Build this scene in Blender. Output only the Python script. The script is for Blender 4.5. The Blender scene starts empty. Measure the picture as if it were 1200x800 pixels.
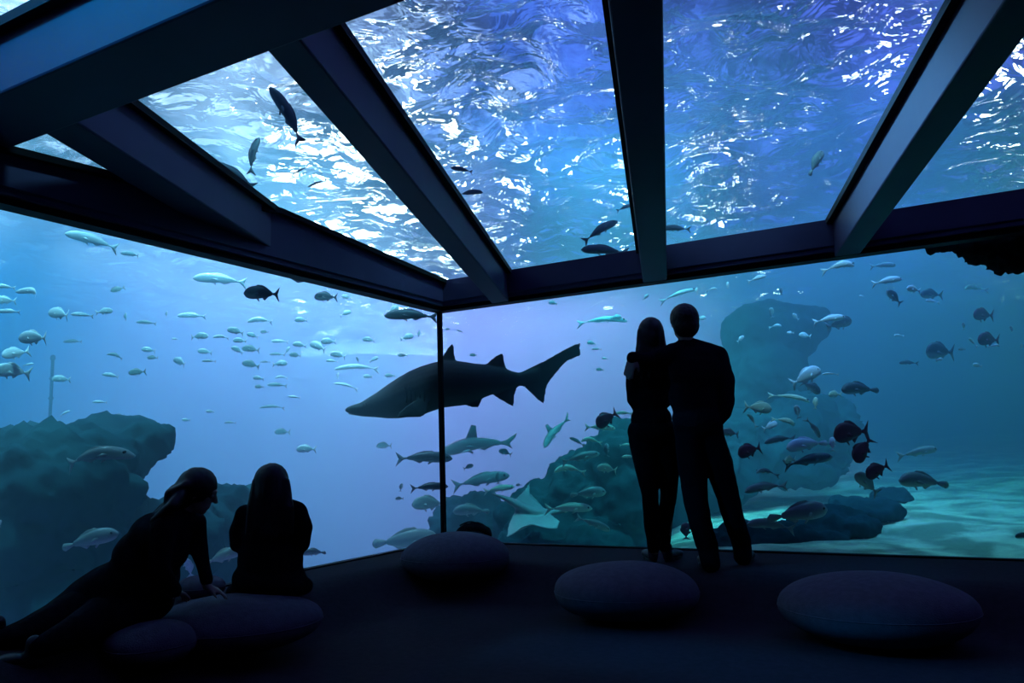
import bpy, bmesh, math, random
import numpy as np
from mathutils import Vector, Matrix, noise
S = bpy.context.scene
C = S.collection
random.seed(7)

# ------------------------------------------------------------------ camera
F = 931.0
CAM = Vector((0, 0, 0.84))
RX = Vector((0.8719742880521493, 0.48855097160695, -0.03128560560149862))   # image right in world
DN = Vector((-0.09442088444588362, 0.1050291490474597, -0.9899659486759921)).normalized()
FW = Vector((-0.48035980010446805, 0.8661788678439374, 0.1377992429013683))
FW = FW.normalized(); RX = (RX - FW * RX.dot(FW)).normalized(); DN = FW.cross(RX); DN = DN if DN.z < 0 else -DN
cam = bpy.data.cameras.new('camera'); co = bpy.data.objects.new('camera', cam); C.objects.link(co)
cam.sensor_width = 36; cam.lens = F / 1200 * 36; cam.clip_start = 0.05; cam.clip_end = 200
M = Matrix((( RX.x, -DN.x, -FW.x, CAM.x), (RX.y, -DN.y, -FW.y, CAM.y), (RX.z, -DN.z, -FW.z, CAM.z), (0, 0, 0, 1)))
co.matrix_world = M
S.camera = co

def at(px, py, d):
    """World point of the photo's pixel at a depth d metres in front of the camera."""
    return CAM + (FW * F + RX * (px - 600) + DN * (py - 400)) * (d / F)

# ------------------------------------------------------------------ look, sky, lamps over the tank
S.view_settings.view_transform = 'Standard'; S.view_settings.look = 'None'
S.view_settings.gamma = 1; S.view_settings.use_curve_mapping = False
S.view_settings.exposure = 0.0
cy = S.cycles
cy.max_bounces = 10; cy.diffuse_bounces = 2; cy.glossy_bounces = 4; cy.transmission_bounces = 6
cy.volume_bounces = 0; cy.transparent_max_bounces = 24
cy.caustics_reflective = False; cy.caustics_refractive = False
cy.sample_clamp_indirect = 4.0
cy.use_denoising = True

W = bpy.data.worlds.new('hall_air'); S.world = W; W.use_nodes = True
nt = W.node_tree; bg = nt.nodes['Background']
tc = nt.nodes.new('ShaderNodeTexCoord'); sp = nt.nodes.new('ShaderNodeSeparateXYZ')
nt.links.new(tc.outputs['Generated'], sp.inputs[0])
rp = nt.nodes.new('ShaderNodeValToRGB')
mr = nt.nodes.new('ShaderNodeMapRange')
mr.inputs['From Min'].default_value = -0.95; mr.inputs['From Max'].default_value = 0.3
nt.links.new(sp.outputs['X'], mr.inputs['Value']); nt.links.new(mr.outputs[0], rp.inputs[0])
e = rp.color_ramp.elements
e[0].position = 0.0; e[0].color = (0.50, 0.68, 0.95, 1)
e[1].position = 1.0; e[1].color = (0.09, 0.10, 0.48, 1)
q = rp.color_ramp.elements.new(0.22); q.color = (0.42, 0.60, 0.92, 1)
q = rp.color_ramp.elements.new(0.42); q.color = (0.045, 0.11, 0.52, 1)
q = rp.color_ramp.elements.new(0.75); q.color = (0.05, 0.075, 0.42, 1)
wn = nt.nodes.new('ShaderNodeTexNoise'); wn.inputs['Scale'].default_value = 7; wn.inputs['Detail'].default_value = 2
nt.links.new(tc.outputs['Generated'], wn.inputs['Vector'])
wm = nt.nodes.new('ShaderNodeMapRange'); wm.inputs['From Min'].default_value = .42; wm.inputs['From Max'].default_value = .62
wm.inputs['To Min'].default_value = 0.35; wm.inputs['To Max'].default_value = 2.6
nt.links.new(wn.outputs['Fac'], wm.inputs['Value'])
wx = nt.nodes.new('ShaderNodeVectorMath'); wx.operation = 'SCALE'
nt.links.new(rp.outputs[0], wx.inputs[0]); nt.links.new(wm.outputs[0], wx.inputs['Scale'])
nt.links.new(wx.outputs[0], bg.inputs[0]); bg.inputs[1].default_value = 1.6

def aim(o, tgt):
    d = (Vector(tgt) - o.location).normalized()
    o.rotation_euler = d.to_track_quat('-Z', 'Y').to_euler()
def spot(name, loc, tgt, power, col, cone, blend=1.0, radius=0.3):
    l = bpy.data.lights.new(name, 'SPOT'); o = bpy.data.objects.new(name, l); C.objects.link(o)
    l.energy = power; l.color = col; l.spot_size = math.radians(cone); l.spot_blend = blend; l.shadow_soft_size = radius
    o.location = loc; aim(o, tgt); return o
def area(name, loc, tgt, power, col, size, spread=180):
    l = bpy.data.lights.new(name, 'AREA'); o = bpy.data.objects.new(name, l); C.objects.link(o)
    l.energy = power; l.color = col; l.size = size; l.spread = math.radians(spread)
    o.location = loc; aim(o, tgt); return o
P = 1.1
spot('hall_floodlight', (-14.0, 6.0, 11.0), (-13.5, 6.0, 0), 40000 * P, (0.0, 0.34, 1.0), 85)
spot('hall_floodlight', (-12.0, 13.0, 11.0), (-11.5, 12.5, 0), 72000 * P, (0.50, 0.36, 1.0), 78)
spot('hall_floodlight', (-8.5, 18.5, 11.0), (-8.5, 16.5, 0), 105000 * P, (0.95, 0.42, 1.0), 72)
spot('hall_floodlight', (-11.5, 9.5, 10.0), (-11.5, 9.5, 0), 26000 * P, (1.0, 0.42, 0.75), 50)  # extra flood added to brighten the lavender water at left
spot('hall_floodlight', (-2.0, 15.5, 10.0), (-2.0, 14.0, 0), 10000 * P, (0.0, 0.40, 0.95), 70)
spot('hall_floodlight', (2.0, 10.0, 10.0), (1.4, 10.3, 0), 7500 * P, (0.08, 0.66, 0.36), 54)
spot('hall_floodlight', (11.0, 20.0, 10.0), (10.0, 18.0, 0), 20000 * P, (0.0, 0.04, 1.0), 80)
# fill spots added over the room to front-light fish near the glass
spot('added_fill_spot', (0.5, 2.0, 9.0), (-8.2, 3.0, 1.2), 11000 * P, (0.20, 0.75, 1.0), 34)
spot('added_fill_spot', (0.0, 4.5, 9.0), (-8.2, 7.0, 1.2), 14000 * P, (0.20, 0.75, 1.0), 34)
# more fill added over the tank outside the glass, brightening backs and fins
spot('added_fill_spot', (-6.0, 2.4, 7.5), (-7.2, 2.4, 0), 10000 * P, (0.26, 0.74, 1.0), 52)
spot('added_fill_spot', (-6.2, 6.0, 7.5), (-7.2, 6.4, 0), 14000 * P, (0.36, 0.70, 1.0), 52)
spot('added_fill_spot', (-3.4, 7.3, 7.5), (-3.4, 9.8, 0), 11000 * P, (0.08, 0.82, 1.0), 46)
spot('added_fill_spot', (-0.2, 7.3, 7.5), (-0.6, 9.8, 0), 8000 * P, (0.08, 0.32, 1.0), 46)
spot('added_fill_spot', (-1.2, 3.0, 8.5), (-1.6, 8.6, 1.3), 11000 * P, (0.22, 0.70, 1.0), 22)
# fill spots added to brighten the sides of the roof beams
spot('added_fill_spot', (-9.0, 10.0, 7.0), (-0.6, 5.0, 2.5), 36000, (0.15, 0.45, 1.0), 11)
spot('added_fill_spot', (-7.0, -2.5, 7.0), (-3.2, 1.9, 2.6), 13000, (0.0, 0.35, 1.0), 18)
def lamp_far(px, py, dist, power, size, col=(1, .97, .92)):
    p = at(px, py, dist); area('hall_lamp', p, (p.x * .6, p.y * .6, 0), power, col, size).data.shape = 'DISK'
lamp_far(445, 378, 28, 2800, 6.0)
for lx, ly in ((600, 392), (604, 330), (712, 388), (722, 335), (838, 385), (852, 330), (900, 380)): lamp_far(lx, ly, 28, 70, .85)
lamp_far(1185, 250, 26, 420, 2.4); lamp_far(1040, 240, 26, 70, .9)

# ------------------------------------------------------------------ helpers
def link(name, me, mat=None, parent=None):
    o = bpy.data.objects.new(name, me); C.objects.link(o)
    if mat is not None: me.materials.append(mat)
    if parent is not None: o.parent = parent
    return o
def from_bm(name, bm, mat, parent=None, smooth=False):
    me = bpy.data.meshes.new(name); bm.to_mesh(me); bm.free()
    if smooth:
        for p in me.polygons: p.use_smooth = True
    return link(name, me, mat, parent)
def pydata(name, vs, fs, mat, parent=None, smooth=False):
    me = bpy.data.meshes.new(name); me.from_pydata([tuple(v) for v in vs], [], [tuple(f) for f in fs]); me.update()
    if smooth:
        for p in me.polygons: p.use_smooth = True
    return link(name, me, mat, parent)
def tag(o, label, cat, group=None, kind=None):
    if label: o['label'] = label
    if cat: o['category'] = cat
    if group: o['group'] = group
    if kind: o['kind'] = kind
    return o
def struct(o): o['kind'] = 'structure'; return o
def thing(name, label, cat, loc=(0, 0, 0), group=None):
    o = bpy.data.objects.new(name, None); C.objects.link(o); o.location = loc; o.empty_display_size = 0.1
    return tag(o, label, cat, group)

def mat(name, col, rough=0.6, spec=0.3, metal=0.0):
    m = bpy.data.materials.new(name); m.use_nodes = True
    b = m.node_tree.nodes['Principled BSDF']
    b.inputs['Base Color'].default_value = (*col, 1); b.inputs['Roughness'].default_value = rough
    b.inputs['Specular IOR Level'].default_value = spec; b.inputs['Metallic'].default_value = metal
    return m
def mottled(name, c1, c2, scale=4.0, rough=0.8, bump=0.3, spec=0.2, detail=4, lo=0.35, hi=0.65):
    m = mat(name, c1, rough, spec); t = m.node_tree; b = t.nodes['Principled BSDF']
    tcn = t.nodes.new('ShaderNodeTexCoord'); n = t.nodes.new('ShaderNodeTexNoise')
    n.inputs['Scale'].default_value = scale; n.inputs['Detail'].default_value = detail
    t.links.new(tcn.outputs['Object'], n.inputs['Vector'])
    r = t.nodes.new('ShaderNodeValToRGB'); r.color_ramp.elements[0].color = (*c1, 1); r.color_ramp.elements[1].color = (*c2, 1)
    r.color_ramp.elements[0].position = lo; r.color_ramp.elements[1].position = hi
    t.links.new(n.outputs['Fac'], r.inputs[0]); t.links.new(r.outputs[0], b.inputs['Base Color'])
    if bump:
        bp = t.nodes.new('ShaderNodeBump'); bp.inputs['Strength'].default_value = bump; bp.inputs['Distance'].default_value = 0.02
        n2 = t.nodes.new('ShaderNodeTexNoise'); n2.inputs['Scale'].default_value = scale * 5; n2.inputs['Detail'].default_value = 5
        t.links.new(tcn.outputs['Object'], n2.inputs['Vector']); t.links.new(n2.outputs['Fac'], bp.inputs['Height'])
        t.links.new(bp.outputs[0], b.inputs['Normal'])
    return m

M_frame = mottled('painted_steel', (0.060, 0.038, 0.088), (0.068, 0.044, 0.098), 3, 0.55, 0.03, 0.25)
M_seal = mat('black_gasket', (0.004, 0.004, 0.005), 0.6, 0.1)
M_wall = mottled('black_wall_paint', (0.006, 0.006, 0.008), (0.010, 0.010, 0.013), 2, 0.85, 0.1)
M_floor = mottled('dark_carpet', (0.034, 0.021, 0.026), (0.044, 0.028, 0.034), 30, 0.95, 0.35, 0.05)
M_tank = mottled('blue_tank_lining', (0.05, 0.20, 0.42), (0.07, 0.26, 0.50), 0.4, 0.9, 0.0, 0.05)

def glass_mat():
    m = bpy.data.materials.new('clear_acrylic'); m.use_nodes = True; t = m.node_tree; t.nodes.clear()
    o = t.nodes.new('ShaderNodeOutputMaterial'); mx = t.nodes.new('ShaderNodeMixShader')
    tr = t.nodes.new('ShaderNodeBsdfTransparent'); tr.inputs[0].default_value = (0.985, 0.992, 1, 1)
    gl = t.nodes.new('ShaderNodeBsdfGlossy'); gl.inputs['Roughness'].default_value = 0.0
    fr = t.nodes.new('ShaderNodeFresnel'); fr.inputs[0].default_value = 1.025
    t.links.new(fr.outputs[0], mx.inputs[0]); t.links.new(tr.outputs[0], mx.inputs[1]); t.links.new(gl.outputs[0], mx.inputs[2])
    t.links.new(mx.outputs[0], o.inputs[0]); return m
M_glass = glass_mat()

def volume_mat():
    m = bpy.data.materials.new('sea_water'); m.use_nodes = True; t = m.node_tree; t.nodes.clear()
    o = t.nodes.new('ShaderNodeOutputMaterial'); tr = t.nodes.new('ShaderNodeBsdfTransparent'); tr.inputs[0].default_value = (1, 1, 1, 1)
    t.links.new(tr.outputs[0], o.inputs[0])
    sc = t.nodes.new('ShaderNodeVolumeScatter'); sc.inputs['Color'].default_value = (0.50, 0.84, 1.0, 1)
    sc.inputs['Density'].default_value = 0.19; sc.inputs['Anisotropy'].default_value = 0.15
    ab = t.nodes.new('ShaderNodeVolumeAbsorption'); ab.inputs['Color'].default_value = (0.0, 0.80, 0.97, 1); ab.inputs['Density'].default_value = 0.14
    ad = t.nodes.new('ShaderNodeAddShader'); t.links.new(sc.outputs[0], ad.inputs[0]); t.links.new(ab.outputs[0], ad.inputs[1])
    t.links.new(ad.outputs[0], o.inputs['Volume']); return m
M_water = volume_mat()

def surface_mat():
    m = bpy.data.materials.new('rippled_water_surface'); m.use_nodes = True; t = m.node_tree; t.nodes.clear()
    o = t.nodes.new('ShaderNodeOutputMaterial')
    tr = t.nodes.new('ShaderNodeBsdfTransparent'); tr.inputs[0].default_value = (1, 1, 1, 1)
    gl = t.nodes.new('ShaderNodeBsdfGlass'); gl.inputs['IOR'].default_value = 1.11; gl.inputs['Roughness'].default_value = 0.0
    tcn = t.nodes.new('ShaderNodeTexCoord')
    n = t.nodes.new('ShaderNodeTexNoise'); n.inputs['Scale'].default_value = 2.6; n.inputs['Detail'].default_value = 3; n.inputs['Distortion'].default_value = 0.8
    t.links.new(tcn.outputs['Object'], n.inputs['Vector'])
    bp = t.nodes.new('ShaderNodeBump'); bp.inputs['Strength'].default_value = 1.0; bp.inputs['Distance'].default_value = 0.08
    t.links.new(n.outputs['Fac'], bp.inputs['Height']); t.links.new(bp.outputs[0], gl.inputs['Normal'])
    mx = t.nodes.new('ShaderNodeMixShader'); mx.inputs[0].default_value = 0.65
    t.links.new(tr.outputs[0], mx.inputs[1]); t.links.new(gl.outputs[0], mx.inputs[2]); t.links.new(mx.outputs[0], o.inputs[0])
    return m
M_surf = surface_mat()

def box(bm, x0, x1, y0, y1, z0, z1):
    vs = [bm.verts.new(p) for p in ((x0,y0,z0),(x1,y0,z0),(x1,y1,z0),(x0,y1,z0),(x0,y0,z1),(x1,y0,z1),(x1,y1,z1),(x0,y1,z1))]
    for f in ((3,2,1,0),(4,5,6,7),(0,1,5,4),(1,2,6,5),(2,3,7,6),(3,0,4,7)): bm.faces.new([vs[i] for i in f])
    return vs
def bevel(bm, w, seg=2):
    bmesh.ops.bevel(bm, geom=list(bm.edges), offset=w, segments=seg, profile=0.5, affect='EDGES')

# ------------------------------------------------------------------ the tank
XL, YR = -4.447, 6.532            # inner faces of the two glass walls
RX1, RY0 = 4.5, -3.2              # far ends of the room
SLOPE = 0.0723
def zg(y): return 2.534 + SLOPE * (6.4 - y)      # the sloping glass ceiling
ZS = 4.35                          # mean level of the water
TX0, TX1, TY0, TY1, TZ0 = -28.0, 19.0, -5.0, 27.0, -3.5

def sand_z(x, y):
    s = 1 / (1 + math.exp(-(x + 3.7 + 0.22 * (y - 6.5)) * 2.2))          # drops away to the left
    rise = max(0.0, y - 7.0) * 0.045
    z = -3.0 + s * (2.98 + rise)
    z += 0.09 * s * noise.noise(Vector((x * 0.9, y * 0.9, 0))) + 0.02 * s * noise.noise(Vector((x * 3, y * 3, 4)))
    return z
def patch(name, xs, ys, fz, mat_, skip):
    vs = [(x, y, fz(x, y)) for y in ys for x in xs]; fs = []; k = len(xs)
    for j in range(len(ys) - 1):
        for i in range(k - 1):
            if not skip((xs[i] + xs[i+1]) / 2, (ys[j] + ys[j+1]) / 2): fs.append((j*k + i, j*k + i + 1, (j+1)*k + i + 1, (j+1)*k + i))
    return pydata(name, vs, fs, mat_, None, True)
def grid(name, x0, x1, y0, y1, n, m, fz, mat_, skip=None):
    vs, fs = [], []
    for j in range(m + 1):
        for i in range(n + 1):
            x = x0 + (x1 - x0) * i / n; y = y0 + (y1 - y0) * j / m
            vs.append((x, y, fz(x, y)))
    for j in range(m):
        for i in range(n):
            if skip and skip(x0 + (x1 - x0) * (i + .5) / n, y0 + (y1 - y0) * (j + .5) / m): continue
            a = j * (n + 1) + i; fs.append((a, a + 1, a + n + 2, a + n + 1))
    return pydata(name, vs, fs, mat_, None, True)

# water body: a closed block of water around the room
def water_body():
    y1 = YR + 0.04; x0 = XL - 0.04
    bm = bmesh.new()
    box(bm, TX0, TX1, TY0, TY1, TZ0, ZS)
    me = bpy.data.meshes.new('water'); bm.to_mesh(me); bm.free()
    o = link('tank_water', me, M_water)
    bm = bmesh.new(); g = 0.06
    pts = [(x0, RY0 - .3), (RX1 + .3, RY0 - .3), (RX1 + .3, y1), (x0, y1)]
    lo = [bm.verts.new((p[0], p[1], TZ0 - 1)) for p in pts]; hi = [bm.verts.new((p[0], p[1], zg(p[1]) + g)) for p in pts]
    bm.faces.new(lo[::-1]); bm.faces.new(hi)
    for i in range(4): bm.faces.new((lo[i], lo[(i+1) % 4], hi[(i+1) % 4], hi[i]))
    me2 = bpy.data.meshes.new('cut'); bm.to_mesh(me2); bm.free(); c = bpy.data.objects.new('cut', me2); C.objects.link(c)
    md = o.modifiers.new('b', 'BOOLEAN'); md.operation = 'DIFFERENCE'; md.solver = 'EXACT'; md.object = c
    dg = bpy.context.evaluated_depsgraph_get(); me3 = bpy.data.meshes.new_from_object(o.evaluated_get(dg))
    o.modifiers.clear(); o.data = me3; bpy.data.objects.remove(c)
    return tag(o, 'clear blue sea water filling the tank around and above the viewing room', 'water', kind='stuff')
water_body()

def wave(x, y):
    v = Vector((x, y, 0)); w = noise.noise(v * 0.35) * 1.5
    h = 0.16 * noise.noise(Vector((x * 0.40, y * 0.40, 1)))
    h += 0.15 * noise.noise(Vector((x * 0.9 + w, y * 0.9 - w, 2)))
    h += 0.10 * (1 - 2 * abs(noise.noise(Vector((x * 1.5 + w, y * 1.5 + w, 3)))))
    h += 0.030 * noise.noise(Vector((x * 4.0, y * 4.0, 5)))
    return h
o = grid('water_surface', -28, 19, -5, 27, 560, 400, lambda x, y: ZS + 0.02 + wave(x, y), M_surf)
tag(o, 'rippled underside of the water surface seen through the glass ceiling', 'water surface', kind='stuff')

M_sand = mottled('pale_sand', (0.30, 0.40, 0.27), (0.80, 0.95, 0.66), 2.2, 0.9, 0.8, 0.1, 7, 0.42, 0.60)
lin = lambda a, b, n: [a + (b - a) * i / n for i in range(n)]
struct(patch('floor_sand', lin(TX0, XL - .05, 90) + lin(XL - .05, RX1 + .12, 110) + lin(RX1 + .12, TX1 + .1, 50), lin(TY0, RY0 - .1, 8) + lin(RY0 - .1, YR + .05, 50) + lin(YR + .05, TY1 + .1, 150),
     sand_z, M_sand, lambda x, y: x > XL - .05 and y < YR + .05 and x < RX1 + .12 and y > RY0 - .1))
def slab(name, x0, x1, y0, y1, z0, z1, m):
    bm = bmesh.new(); box(bm, x0, x1, y0, y1, z0, z1); return struct(from_bm(name, bm, m))
slab('wall_tank_left', TX0 - .3, TX0 + .02, TY0, TY1, TZ0, ZS + 0.25, M_tank)
slab('wall_tank_right', TX1 - .02, TX1 + .3, TY0, TY1, TZ0, ZS + 0.25, M_tank)
slab('wall_tank_far', TX0, TX1, TY1 - .02, TY1 + .3, TZ0, ZS + 0.25, M_tank)
slab('wall_tank_near', TX0, TX1, TY0 - .3, TY0 + .02, TZ0, ZS + 0.25, M_tank)

# ------------------------------------------------------------------ the viewing room
def floor_z(x, y):
    t = min((YR - y - 0.98) / 0.45, (x - XL - 0.45) / 0.55); t = max(0.0, min(1.0, t))
    return -0.25 * t * t * (3 - 2 * t)
struct(grid('floor', XL, RX1, RY0, YR, 120, 120, floor_z, M_floor))
slab('wall_back', XL - .05, RX1 + .1, RY0 - .15, RY0, -0.6, 3.6, M_wall)
slab('wall_right', RX1, RX1 + .15, RY0 - .1, YR + .05, -0.6, 3.6, M_wall)

def pane(name, pts, n, th):
    n = Vector(n); vs = [Vector(p) for p in pts] + [Vector(p) + n * th for p in pts]; k = len(pts)
    fs = [tuple(range(k))[::-1], tuple(range(k, 2 * k))] + [(i, (i+1) % k, (i+1) % k + k, i + k) for i in range(k)]
    return struct(pydata(name, vs, fs, M_glass))
pane('window_1', [(XL, YR, -.02), (RX1, YR, -.02), (RX1, YR, 2.29), (XL, YR, 2.29)], (0, 1, 0), .035)
pane('window_2', [(XL, RY0, -.02), (XL, YR, -.02), (XL, YR, 2.29), (XL, RY0, 2.29)], (-1, 0, 0), .035)

BD = (-0.331, 1.0)                               # run of the roof beams over the floor
def roof(c, y, dz=0.0): return Vector((c + BD[0] * y, y, zg(y) + dz))
Y_CF, Y_CN = 2.24, 1.88                          # the crossing beam
Y_H = 6.38
CB = {'b1': (-1.64, -1.455), 'b2': (-0.13, 0.085), 'b3': (1.415, 1.60), 'A': (-3.19, -2.93)}
def zl(y): return 2.46 + (min(y, 4.6) - 1.0) * 0.058        # top of the left header where the roof folds down
def roofpane(name, pts):
    vs = [Vector(p) + Vector((0, 0, 0.005)) for p in pts]; vs += [v + Vector((0, 0, 0.035)) for v in vs]; k = len(pts)
    fs = [tuple(range(k))[::-1], tuple(range(k, 2 * k))] + [(i, (i+1) % k, (i+1) % k + k, i + k) for i in range(k)]
    return struct(pydata(name, vs, fs, M_glass))
A, B1, B2, B3 = (sum(CB[k]) / 2 for k in ('A', 'b1', 'b2', 'b3'))
yA = (A - XL) / 0.331                            # where beam A meets the left wall line
roofpane('window_3', [roof(A, Y_CN), roof(B1, Y_CN), roof(B1, YR), (XL, YR, zg(YR)), (XL, yA, zg(yA))])
roofpane('window_4', [roof(B1, Y_CN), roof(B2, Y_CN), roof(B2, YR), roof(B1, YR)])
roofpane('window_5', [roof(B2, Y_CN), roof(B3, Y_CN), roof(B3, YR), roof(B2, YR)])
roofpane('window_6', [roof(B3, Y_CN), (RX1, Y_CN, zg(Y_CN)), (RX1, YR, zg(YR)), roof(B3, YR)])
roofpane('window_7', [(XL, 1.0, zl(1.0)), roof(A, 1.0, -.02), roof(A, yA - .02, -.02), (XL, yA - .02, zg(yA) - .04)])
slab('ceiling', XL - .05, RX1 + .1, RY0 - .1, 0.9, zg(0.9), zg(0.9) + .12, M_wall)
roofpane('window_8', [(XL, .9, zg(.9)), (RX1, .9, zg(.9)), (RX1, Y_CN, zg(Y_CN)), (XL, Y_CN, zg(Y_CN))])

def prism(name, ring0, ring1, m=None, bev=0.006, parent=None):
    bm = bmesh.new(); a = [bm.verts.new(p) for p in ring0]; b = [bm.verts.new(p) for p in ring1]; k = len(a)
    bm.faces.new(a[::-1]); bm.faces.new(b)
    for i in range(k): bm.faces.new((a[i], a[(i+1) % k], b[(i+1) % k], b[i]))
    bmesh.ops.recalc_face_normals(bm, faces=bm.faces)
    if bev: bevel(bm, bev, 2)
    return from_bm(name, bm, m or M_frame, parent)
def rafter(name, c0, c1, y0, y1, D, side, dz=0.0):
    r = [[roof(c0, y, dz), roof(c0, y, dz - D), roof(c1, y, dz - D), roof(c1, y, dz)] for y in (y0, y1)]
    o = struct(prism(name, r[0], r[1], M_frame, 0.01))
    g0, g1 = (c1, c1 + .045) if side > 0 else (c0 - .045, c0)
    q = [[roof(g0, y, dz - .035), roof(g1, y, dz - .035), roof(g1, y, dz + .01), roof(g0, y, dz + .01)] for y in (y0, y1)]
    prism('gasket', q[0], q[1], M_seal, 0, o); return o
rafter('trim_1', *CB['A'], 1.9, 4.95, .31, 1)
rafter('trim_2', *CB['b1'], 2.0, 6.42, .29, 1)
rafter('trim_3', *CB['b2'], 2.0, 6.42, .29, -1)
rafter('trim_4', *CB['b3'], 2.0, 6.42, .29, -1)
# crossing beam
D = .33
r = [[(x, Y_CN, zg(Y_CN) + .04), (x, Y_CN, zg(Y_CN) - D), (x, Y_CF, zg(Y_CF) - D + .01), (x, Y_CF, zg(Y_CF) + .04)] for x in (XL, RX1)]
o = struct(prism('trim_5', r[0], r[1], M_frame, .012))
r = [[(x, Y_CN - .05, zg(Y_CN) - .04), (x, Y_CN, zg(Y_CN) - .04), (x, Y_CN, zg(Y_CN) + .01), (x, Y_CN - .05, zg(Y_CN) + .01)] for x in (XL, RX1)]
prism('gasket', r[0], r[1], M_seal, 0, o)
# headers over the glass walls, with a lip and a black gasket
zt = zg(Y_H)
r = [[(x, YR + .03, 2.285), (x, Y_H + .02, 2.285), (x, Y_H + .02, 2.315), (x, Y_H, 2.325), (x, Y_H, zt), (x, YR + .03, zt)] for x in (XL - .03, RX1)]
o = struct(prism('trim_6', r[0], r[1], M_frame, .004))
r = [[(x, YR + .03, 2.245), (x, Y_H + .06, 2.245), (x, Y_H + .06, 2.287), (x, YR + .03, 2.287)] for x in (XL - .03, RX1)]
prism('gasket', r[0], r[1], M_seal, 0, o)
XH = XL + .15
ys = [RY0, 1.0, yA - .4, yA, YR + .03]
def hz(y): return zg(y) if y > yA - .1 else (zl(y) if y > .9 else zl(.9))
bm = bmesh.new(); rings = []
for y in ys:
    rings.append([bm.verts.new(p) for p in ((XL - .03, y, 2.285), (XH - .02, y, 2.285), (XH - .02, y, 2.315), (XH, y, 2.325), (XH, y, hz(y)), (XL - .03, y, hz(y)))])
for a, b in zip(rings, rings[1:]):
    for i in range(6): bm.faces.new((a[i], a[(i+1) % 6], b[(i+1) % 6], b[i]))
bm.faces.new(rings[0][::-1]); bm.faces.new(rings[-1]); bmesh.ops.recalc_face_normals(bm, faces=bm.faces)
o = struct(from_bm('trim_7', bm, M_frame))
r = [[(XL - .03, y, 2.245), (XH - .06, y, 2.245), (XH - .06, y, 2.287), (XL - .03, y, 2.287)] for y in (RY0, YR + .03)]
prism('gasket', r[0], r[1], M_seal, 0, o)
bm = bmesh.new(); rr = [[bm.verts.new((XH + a_, y, hz(y) + b_)) for a_, b_ in ((0, -.035), (.045, -.035), (.045, .005), (0, .005))] for y in ys[1:]]
for a, b in zip(rr, rr[1:]):
    for i in range(4): bm.faces.new((a[i], a[(i+1) % 4], b[(i+1) % 4], b[i]))
bmesh.ops.recalc_face_normals(bm, faces=bm.faces); from_bm('gasket', bm, M_seal, o)
# corner joint between the two walls of glass, and the sill strips
bm = bmesh.new(); box(bm, XL - .005, XL + .04, YR - .045, YR, -.02, 2.29); bevel(bm, .006)
struct(from_bm('trim_8', bm, M_seal))
bm = bmesh.new(); box(bm, XL, RX1, YR - .03, YR + .03, -.05, .012); struct(from_bm('trim_9', bm, M_seal))
bm = bmesh.new(); box(bm, XL - .03, XL + .03, RY0, YR, -.05, .012); struct(from_bm('trim_10', bm, M_seal))
# opaque kerb under the glass walls
slab('wall_kerb_far', XL - .03, RX1, YR, YR + .06, -.6, -.02, M_wall)
slab('wall_kerb_left', XL - .06, XL, RY0, YR, -.6, -.02, M_wall)

# ------------------------------------------------------------------ modelling helpers for bodies
def capsule(bm, p0, r0, p1, r1, seg=14, flat=None):
    """A tapered limb with round ends; flat = (axis vector, factor) squashes it along an axis."""
    p0 = Vector(p0); p1 = Vector(p1); ax = p1 - p0; L = ax.length
    ax = ax.normalized() if L > 1e-6 else Vector((0, 0, 1))
    u = ax.orthogonal().normalized(); v = ax.cross(u)
    prof = []
    for k in range(1, 6): a = math.pi / 2 * k / 6; prof.append((-r0 * math.cos(a), r0 * math.sin(a)))
    prof.append((0, r0)); prof.append((L, r1))
    for k in range(5, 0, -1): a = math.pi / 2 * k / 6; prof.append((L + r1 * math.cos(a), r1 * math.sin(a)))
    new = []; rings = []
    for h, r in prof:
        ring = [bm.verts.new(p0 + ax * h + u * (r * math.cos(2 * math.pi * i / seg)) + v * (r * math.sin(2 * math.pi * i / seg))) for i in range(seg)]
        rings.append(ring); new += ring
    a = bm.verts.new(p0 - ax * r0); b = bm.verts.new(p0 + ax * (L + r1)); new += [a, b]
    for i in range(seg):
        j = (i + 1) % seg
        bm.faces.new((a, rings[0][j], rings[0][i])); bm.faces.new((b, rings[-1][i], rings[-1][j]))
        for x, y in zip(rings, rings[1:]): bm.faces.new((x[i], x[j], y[j], y[i]))
    if flat:
        n = Vector(flat[0]).normalized(); c = (p0 + p1) / 2; k = flat[1]
        for w in new: dv = (w.co - c).dot(n); w.co -= n * dv * (1 - k)
def chain(bm, pts, flat=None):
    for (p0, r0), (p1, r1) in zip(pts, pts[1:]): capsule(bm, p0, r0, p1, r1, flat=flat)
def ellip(bm, c, rx, ry, rz, ax=None):
    r = bmesh.ops.create_icosphere(bm, subdivisions=3, radius=1.0)
    X, Y, Z = ax or (RX, FW, -DN)
    for v in r['verts']: p = v.co.copy(); v.co = Vector(c) + X * (p.x * rx) + Y * (p.y * ry) + Z * (p.z * rz)
def fuse(name, bm, m, voxel=0.012, smooth=4, parent=None, disp=None):
    """Joins overlapping shapes into one continuous skin."""
    me = bpy.data.meshes.new(name); bm.to_mesh(me); bm.free()
    o = bpy.data.objects.new(name, me); C.objects.link(o)
    md = o.modifiers.new('r', 'REMESH'); md.mode = 'VOXEL'; md.voxel_size = voxel
    if smooth:
        sm = o.modifiers.new('s', 'SMOOTH'); sm.factor = 0.5; sm.iterations = smooth
    dg = bpy.context.evaluated_depsgraph_get(); me2 = bpy.data.meshes.new_from_object(o.evaluated_get(dg))
    bpy.data.objects.remove(o); bpy.data.meshes.remove(me); me2.name = name
    if disp:
        nr = [Vector(v.normal) for v in me2.vertices]
        for v, n in zip(me2.vertices, nr): v.co += n * disp(v.co)
    for p in me2.polygons: p.use_smooth = True
    return link(name, me2, m, parent)
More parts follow.
